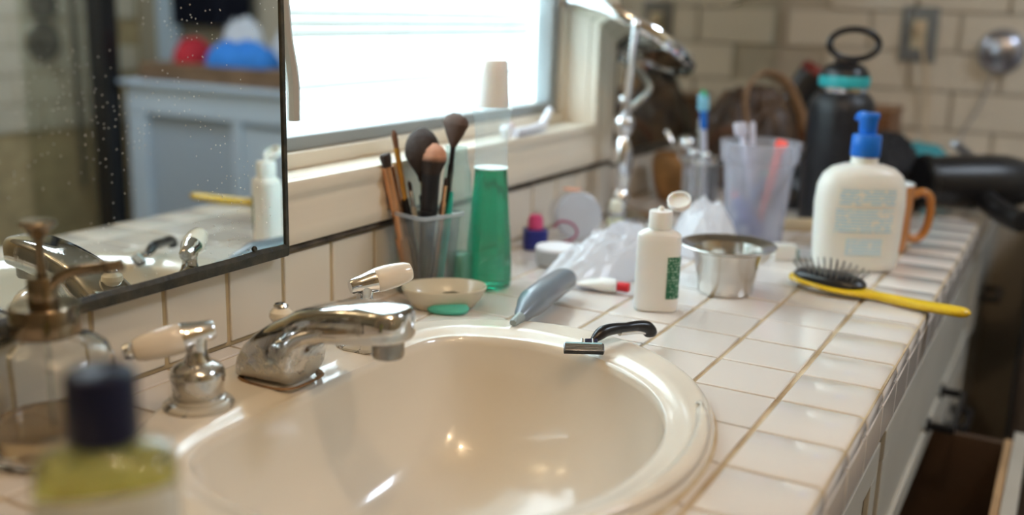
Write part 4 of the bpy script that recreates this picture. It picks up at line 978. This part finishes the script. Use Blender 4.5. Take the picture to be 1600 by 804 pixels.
# --- yellow hairbrush
t = thing('hairbrush', 'yellow paddle hairbrush with black cushion, handle over the counter edge', 'hairbrush', (.4700, .5660, .0003), rot=(0, math.radians(.6), math.radians(-13)))
YEL = mat('yellow_lacquer', (.78, .52, .02), .25, coat=.4)
NX = 56; rings = []
def hb_w(s):      # s metres from the far-left tip, returns half width, thickness, z
    if s < .115:
        u_ = s/.115; wv = .0300*math.sqrt(max(0, 1-((u_-.46)/.50)**2)) if u_ < .96 else 0
        wv = max(wv, .0)
        return wv
    return 0
for i in range(NX+1):
    s = .2245*i/NX
    wv = .0295*math.sqrt(max(0., 1-((s-.052)/.0535)**2)) if s < .100 else 0
    neck = lerp(.0075, .0125, sstep((s-.12)/.08)) if s > .105 else 0
    if s > .082: neck = max(neck, lerp(.0235, .0075, sstep((s-.082)/.038)))
    if s > .204: neck *= math.sqrt(max(0, 1-((s-.204)/.0208)**2))
    hwid = max(wv, neck, .0012); th = .0050 if s < .1 else lerp(.0050, .0058, sstep((s-.1)/.05))
    if s > .214: th *= math.sqrt(max(.05, 1-((s-.214)/.0108)**2))
    if s < .004: th *= .6
    zc = .0105-.0030*sstep((s-.02)/.1)+.0030*sstep((s-.14)/.1)
    ring = []
    for k in range(20):
        a = 2*PI*k/20; c, sn = math.cos(a), math.sin(a)
        ring.append(Vector((s-.060, hwid*math.copysign(abs(c)**.75, c), zc+th*math.copysign(abs(sn)**.85, sn))))
    rings.append(ring)
b = NB(); loft(b, rings); obj('handle_body', b, YEL, t)
cu = suploft([(.0125, .0455, .0245, 2.1), (.0165, .0470, .0255, 2.1), (.0205, .0440, .0240, 2.1), (.0240, .036, .0190, 2), (.0255, .018, .009, 2)], 40); obj('cushion', cu, M_DARK, t, (-.008, 0, 0))
bp = NB()
for i in range(-6, 7):
    for j in range(-3, 4):
        x, y = i*.0062+(.003 if j % 2 else 0), j*.0062
        if (x/.040)**2+(y/.0215)**2 > 1: continue
        d = Vector((x*1.6+random.uniform(-.02, .02)*.1, y*1.4, .060)).normalized()
        z0 = .0245-.09*((x/.04)**2+(y/.02)**2)*.05
        p0 = Vector((x-.008, y, z0-.002)); p1 = p0+d*.0185
        tube([p0, p1], .00055, 4, bp); lathe([(.0009*math.sin(PI*q/4), -.0009*math.cos(PI*q/4)) for q in range(5)], 6, bp, Matrix.Translation(p1))
o = obj('bristle_pins', bp, mat('steel_pins', (.30, .29, .27), .35, metal=.7), t); o['kind'] = 'stuff'

# --- hair dryer, pouch, cable, teal cloth
b = crumple(.078, .100, .135, 31, 44, .25, 2.0, 2.6, .5)
tag(obj('black_pouch', b, mat('black_fabric', (.012, .012, .016), .75, bump=.5, bump_scale=200), None, (.3980, 1.3000, .0006), (0, 0, math.radians(-4))), 'slumped black fabric pouch behind the orange mug', 'pouch')
t = thing('hair_dryer', 'black hair dryer lying across the far counter edge', 'hair dryer', (.5460, 1.2200, .0003), rot=(0, 0, 0))
Pm = Matrix.Translation((.030, .050, .0600)) @ Vector((.82, .57, .0)).to_track_quat('Z', 'Y').to_matrix().to_4x4() @ Matrix.Scale(1.2, 4)
obj('barrel', lathe([(0, -.095), (.030, -.095), (.036, -.090), (.039, -.05), (.041, .0), (.0405, .03), (.035, .055), (.028, .075), (.0265, .095), (0, .095)], 40, M=Pm), M_DARK, t)
obj('intake_grille', lathe([(0, -.0975), (.033, -.0975), (.033, -.0945), (0, -.0945)], 32, M=Pm), M_BLACKPL, t)
obj('intake_ring', lathe([(.033, -.099), (.0395, -.097), (.0405, -.090), (.038, -.088)], 40, M=Pm, cap0=False, cap1=False), M_DARK, t)
obj('nozzle', suploft([(0, .027, .027, 2), (.015, .030, .022, 2.4), (.045, .040, .009, 3), (.046, .036, .006, 3)], 36, bm=None), M_BLACKPL, t).matrix_local = Pm @ Matrix.Translation((0, 0, .092))
hpz = smooth_path([(.015, .045, .048), (.045, .000, .032), (.070, -.030, .022), (.092, -.058, .018), (.105, -.072, .017)], 6)
obj('handle', tube(hpz, [.019]*len(hpz), 18), M_DARK, t)
obj('logo_plate', cbox(NB(), (.0, .0, .0), (.028, .010, .004), .001), M_STEEL, t, (.088, .050, .0830), (0, 0, .6))
obj('power_cord', tube(smooth_path([(.110, -.076, .016), (.135, -.070, .010), (.150, -.020, -.03), (.135, .060, -.12), (.125, .140, -.30), (.128, .18, -.50)], 8), .0035, 8), M_BLACKPL, t)
t = thing('hair_clip', 'black claw hair clip standing near the far wall right of the teal cloth', 'hair clip', (.5160, 1.5000, .0003), .3)
for s in (-1, 1):
    b = tube(smooth_path([(s*.004, 0, .060), (s*.022, 0, .048), (s*.030, 0, .025), (s*.018, 0, .003)], 6), [.009]*10+[.006]*9, 8, flat=.4); obj('jaw', b, M_BLACKPL, t)
    for k in (-1, 1): obj('tooth', tube(smooth_path([(s*.010, k*.016, .050), (s*.026, k*.018, .040), (s*.024, k*.018, .015), (s*.012, k*.016, .003)], 4), .0035, 6), M_BLACKPL, t)
obj('spring', lathe([(.006, -.02), (.0065, 0), (.006, .02)], 14), M_STEEL, t, (0, 0, .058), (PI/2, 0, 0))
t = thing('toiletry_tube', 'grey metallic tube lying diagonally on top of the black clutter by the edge', 'tube', (.5300, 1.4000, .095), rot=(0, math.radians(115), math.radians(60)))
obj('tube_body', lathe([(0, -.045), (.008, -.045), (.0085, .03), (.006, .04), (0, .045)], 18), mat('grey_metal', (.25, .25, .26), .35, metal=.6), t)
tag(obj('folded_cloth', crumple(.075, .060, .088, 41, 34, .25, 1.8, 2.6, .5), mat('teal_cloth', (.05, .30, .36), .8), None, (.4180, 1.6200, .0006), (0, 0, .2)), 'teal cloth bunched near the far tiled wall', 'cloth')
tag(obj('cable_heap', crumple(.065, .085, .080, 51, 30, .5, 3, 2.2, .6), M_DARK, None, (.262, 1.180, .0006)), 'dark bundle on the counter left of the black bottle', 'bundle')
t = thing('tissue_roll', 'pale tan flattened roll lying behind the frosted cup', 'roll', (.3300, .9200, .0003), .5)
obj('roll', suploft([(-.03, .012, .008, 2.5), (.03, .012, .008, 2.5)], 24), mat('tan_card', (.55, .44, .28), .7), t, (0, 0, .0088), (0, PI/2, 0))

# --- brown leather bag, round brush case, wooden box by the corner
LEA = mat('dark_leather', (.035, .020, .015), .45, noise_amt=.5, noise_scale=16, col2=(.15, .09, .05), bump=.6, bump_scale=70)
t = thing('leather_bag', 'slouching dark brown leather bag with tan strap against the corner mirror', 'bag', (.1150, 1.4000, .0006), 0)
obj('bag_body', crumple(.105, .150, .205, 61, 46, .30, 1.6, 3., .5), LEA, t)
obj('strap', tube(smooth_path([(.02, -.105, .100), (.005, -.085, .185), (.02, -.03, .222), (.055, .02, .205), (.085, .04, .150), (.10, .04, .110)], 7), [.011]*36, 10, flat=.35), mat('tan_strap', (.38, .24, .14), .5), t)
b = tube(smooth_path([(-.06, -.10, .06), (-.03, -.125, .11), (.02, -.135, .105), (.055, -.12, .06)], 7), [.009]*22, 10, flat=.4); obj('handle', b, mat('brown_handle', (.13, .06, .035), .5), t)
t = thing('wooden_box', 'reddish-brown wooden box behind the black bottle', 'box', (.2300, 1.7200, .0003), 0)
obj('box_body', cbox(NB(), (0, 0, .065), (.24, .16, .13), .003), mat('red_wood', (.20, .085, .035), .45, noise_amt=.35, noise_scale=10), t)
obj('lid', cbox(NB(), (0, 0, .138), (.246, .166, .014), .003), mat('red_wood_lid', (.22, .10, .04), .45, noise_amt=.35, noise_scale=10), t)
t = thing('round_brush', 'black round case with dark red end leaning on the wooden box', 'case', (.1620, 1.6000, .175), rot=(math.radians(-14), math.radians(28), 0))
obj('case_body', lathe([(0, -.058), (.030, -.058), (.034, -.054), (.034, .045), (0, .046)], 30), M_DARK, t)
obj('red_end', lathe([(.034, .042), (.034, .058), (.030, .064), (0, .066)], 30), mat('dark_red', (.20, .02, .015), .4), t)

# --- small items on the window sill
t = thing('floss_pick', 'white angled plastic interdental handle lying on the window sill', 'floss pick', (-.030, .660, WZ0+.0005), rot=(0, 0, 0))
WPB = mat('bluish_white_plastic', (.78, .80, .88), .3)
obj('arm', tube([(.028, -.075, .007), (.022, -.02, .006), (.012, .045, .006)], [.006, .0055, .007], 12), WPB, t)
obj('head_arm', tube([(.010, .043, .006), (.004, .072, .018), (-.002, .092, .026)], [.007, .006, .0055], 12), WPB, t)
obj('tray', cbox(NB(), (.022, -.035, .0035), (.030, .085, .006), .002), M_CLEAR2, t)
t = thing('sill_bead', 'tiny pale pink bead on the window sill above the white pick', 'bead', (-.042, .640, WZ0+.0005))
obj('bead', lathe([(.0075*math.sin(PI*i/10), .0075-.0075*math.cos(PI*i/10)) for i in range(11)], 20), mat('pink_bead', (.62, .50, .52), .3), t)
t = thing('sill_stud', 'small white round knob on the window sill beside the green bottle', 'knob', (-.006, .565, WZ0+.0005))
obj('stud', lathe([(0, 0), (.006, 0), (.0062, .004), (.009, .008), (.0095, .013), (.007, .018), (0, .019)], 20), WPB, t)
# strip hanging at the mirror edge in front of the blind
b = NB(); pts = [(.0, .088, .46), (.0, .090, .36), (.0, .093, .305), (.0, .099, .275), (.0, .1025, .250), (.0, .1022, .215)]
for i in range(2): pass
tube(smooth_path([Vector((.004, y-.003, z)) for _, y, z in pts], 5), [.0075]*8+[.0080]*8+[.0085]*10, 8, b, flat=.8)
tag(obj('blind_wand', b, mat('grey_beige_strap', (.42, .39, .35), .6), None), 'grey-beige pull strap hanging beside the mirror edge over the blind', 'strap')

# --- on the far wall
t = thing('wall_outlet', 'brushed metal outlet plate with a plug on the far tiled wall', 'outlet', (.3395, YF-.001, .305))
obj('cover_plate', cbox(NB(), (0, -.003, 0), (.086, .006, .132), .002), mat('pewter_plate', (.24, .25, .26), .35, metal=.7), t)
obj('receptacle', cbox(NB(), (0, -.0065, .0), (.034, .003, .068), .002), mat('cream_receptacle', (.60, .52, .36), .4), t)
PLG = mat('cream_plug', (.62, .50, .34), .45)
pl_ = obj('plug', cbox(NB(), (.002, -.018, .018), (.026, .024, .028), .005), PLG, t)
obj('plug_cord', tube(smooth_path([(.004, -.03, .012), (.012, -.034, -.02), (.022, -.03, -.06), (.03, -.02, -.11), (.04, -.016, -.18), (.05, -.05, -.24), (.085, -.10, -.285)], 8), .0040, 8), PLG, t)
t = thing('pewter_disc', 'round pewter disc fixture on the far tiled wall', 'wall fixture', (.5270, YF-.001, .2720))
b = lathe([(0, 0), (.052, 0), (.053, .004), (.050, .016), (.042, .026), (.028, .033), (0, .036)], 44, M=Matrix.Rotation(PI/2, 4, 'X')); obj('dome', b, mat('pewter_dome', (.42, .43, .50), .25, metal=.85), t)
obj('hanging_cord', tube(smooth_path([(-.01, -.01, -.045), (-.02, -.012, -.09), (-.035, -.014, -.14), (-.06, -.03, -.20), (-.05, -.08, -.262)], 7), .0028, 8), mat('grey_cord', (.35, .34, .34), .5), t)

# ================================================================== the room behind the camera, seen in the mirror
t = thing('dresser', 'pale cabinet, its blue painted in for daylight, with a brown wood top, seen in the mirror', 'cabinet', (1.525, 1.76, ZF))
H_ = .075-ZF
b = NB(); box(b, -.44, .42, -.215, .22, .03, H_-.0); obj('carcass', b, mat('dresser_panel', (.42, .52, .66), .5), t)  # panel colour holds the same daylight blue, darker
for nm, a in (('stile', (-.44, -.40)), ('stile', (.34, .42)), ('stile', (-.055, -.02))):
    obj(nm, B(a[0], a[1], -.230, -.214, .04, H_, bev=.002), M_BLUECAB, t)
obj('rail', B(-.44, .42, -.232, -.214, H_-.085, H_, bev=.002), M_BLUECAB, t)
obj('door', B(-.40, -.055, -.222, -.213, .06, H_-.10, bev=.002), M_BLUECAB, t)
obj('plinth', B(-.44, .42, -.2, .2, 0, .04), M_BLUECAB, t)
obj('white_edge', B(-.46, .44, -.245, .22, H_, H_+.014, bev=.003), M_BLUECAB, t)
b = NB(); cbox(b, (0, 0, .0275), (.74, .30, .055), .006); tag(obj('wood_board', b, M_WOODTOP, None, (1.54, 1.70, ZF+H_+.0145)), 'thick brown wooden board on the pale dresser, seen in the mirror', 'board')
zt = ZF+H_+.0145+.0555
tag(obj('folded_towel', crumple(.055, .07, .085, 71, 26, .5, 2, 2.5, .5), mat('crimson_cloth', (.42, .015, .03), .8), None, (1.77, 1.65, zt)), 'crimson cloth heap on the wooden board, seen in the mirror', 'cloth')
tag(obj('folded_towel', crumple(.14, .08, .085, 72, 30, .5, 2, 2.5, .5), mat('bright_blue_cloth', (.03, .22, .72), .8), None, (1.55, 1.63, zt)), 'bright blue cloth heap on the wooden board, seen in the mirror', 'cloth')
tag(obj('folded_towel', crumple(.10, .045, .15, 73, 30, .5, 2, 2.5, .5), mat('white_cloth', (.62, .66, .74), .8), None, (1.69, 1.785, zt)), 'white cloth pile behind the crimson one, seen in the mirror', 'cloth')
tag(obj('folded_towel', crumple(.08, .045, .14, 74, 30, .5, 2, 2.5, .5), mat('offwhite_cloth', (.60, .64, .70), .8), None, (1.48, 1.785, zt)), 'white cloth pile behind the bright blue one, seen in the mirror', 'cloth')
b = NB(); rings = []
for i in range(15):
    z = lerp(.25, 1.15, i/14); ring = []
    for k in range(41):
        x = lerp(1.82, 2.16, k/40); ring.append(Vector((x, 1.955+.018*math.sin(k*.9)+.008*math.sin(k*2.1+z*5), z)))
    rings.append(ring)
loft(b, rings, False, False, closed=False); bmesh.ops.solidify(b, geom=b.faces, thickness=.006)
tag(obj('hanging_coat', b, mat('navy_fabric', (.012, .014, .030), .85), None), 'navy fabric hanging on the wall above the dresser, seen in the mirror', 'coat')
b = NB(); box(b, 2.19, 2.28, 1.965, 1.999, .08, 1.4, .004); tag(obj('door_casing', b, M_BLUECAB, None), 'pale blue-white upright casing beside the hanging navy fabric', 'casing')
t = thing('shower_screen', 'black framed glass shower screen, seen in the mirror', 'shower screen', (2.01, 1.50, ZF))
b = NB(); box(b, -.045, .03, -.03, .03, 0, 2.38, .003); obj('post', b, M_DARK, t)
b = NB(); box(b, .03, .388, -.02, .02, 0, .04, .003); box(b, .03, .388, -.02, .02, 2.34, 2.38, .003); obj('track', b, M_DARK, t)
obj('glass_panel', B(.03, .386, -.004, .004, .04, 2.34), mat_clear('shower_glass', (.97, .98, .95), .02), t)
t = thing('shower_valve', 'round dark metal shower valve on the tiled wall, seen in the mirror', 'shower valve', (XR-.001, 1.585, .185))
RM = Matrix.Rotation(-PI/2, 4, 'Y')
VM = mat('dark_nickel', (.16, .15, .13), .3, metal=.8)
obj('plate', lathe([(0, 0), (.066, 0), (.068, .004), (.062, .010), (0, .012)], 44, M=RM), VM, t)
obj('lever', lathe([(0, .01), (.024, .01), (.022, .05), (0, .055)], 26, M=RM), VM, t)
obj('upper_dial', lathe([(0, 0), (.05, 0), (.052, .004), (.045, .03), (0, .034)], 36, M=Matrix.Translation((0, 0, .125)) @ RM), VM, t)
obj('riser_pipe', lathe([(.011, -.5), (.011, 1.1)], 16, M=Matrix.Translation((-.03, .10, 0))), VM, t)
# dark hamper on the floor beyond the counter's end
t = thing('laundry_hamper', 'dark brown hamper standing on the floor beyond the counter edge', 'hamper', (.84, 1.76, ZF+.0003))
HW = mat('dark_wicker', (.11, .08, .06), .7, noise_amt=.4, noise_scale=20, bump=.8, bump_scale=120)
obj('hamper_body', cbox(NB(), (0, 0, .36), (.34, .42, .72), .02), HW, t)
obj('hamper_lid', cbox(NB(), (0, 0, .745), (.36, .44, .05), .015), HW, t)

# ceiling light that carries the two warm bulbs (behind and above the camera)
t = thing('ceiling_light', 'two-bulb ceiling light above the counter, outside the picture', 'light', (1.00, -.52, ZT))
obj('canopy_plate', cbox(NB(), (0, 0, -.01), (.62, .12, .02), .004), M_STEEL, t)
for s in (-1, 1):
    obj('socket', lathe([(.02, -.07), (.022, -.05), (.018, -.02), (0, -.02)], 20), M_STEEL, t, (s*.22, 0, 0))

for o in list(bpy.data.objects):
    if o.parent: continue
    k = o.name.split('.')[0]
    g = {'plastic_bag': 'crumpled plastic bags', 'folded_towel': 'cloth heaps on the dresser board', 'pen': 'pens in the frosted cup', 'disposable_razor': 'disposable razors in the frosted cup', 'wall_mirror': 'wall mirrors'}.get(k)
    if g: o['group'] = g
    if k == 'shaver_head': o['group'] = 'chrome tools in the tumbler'
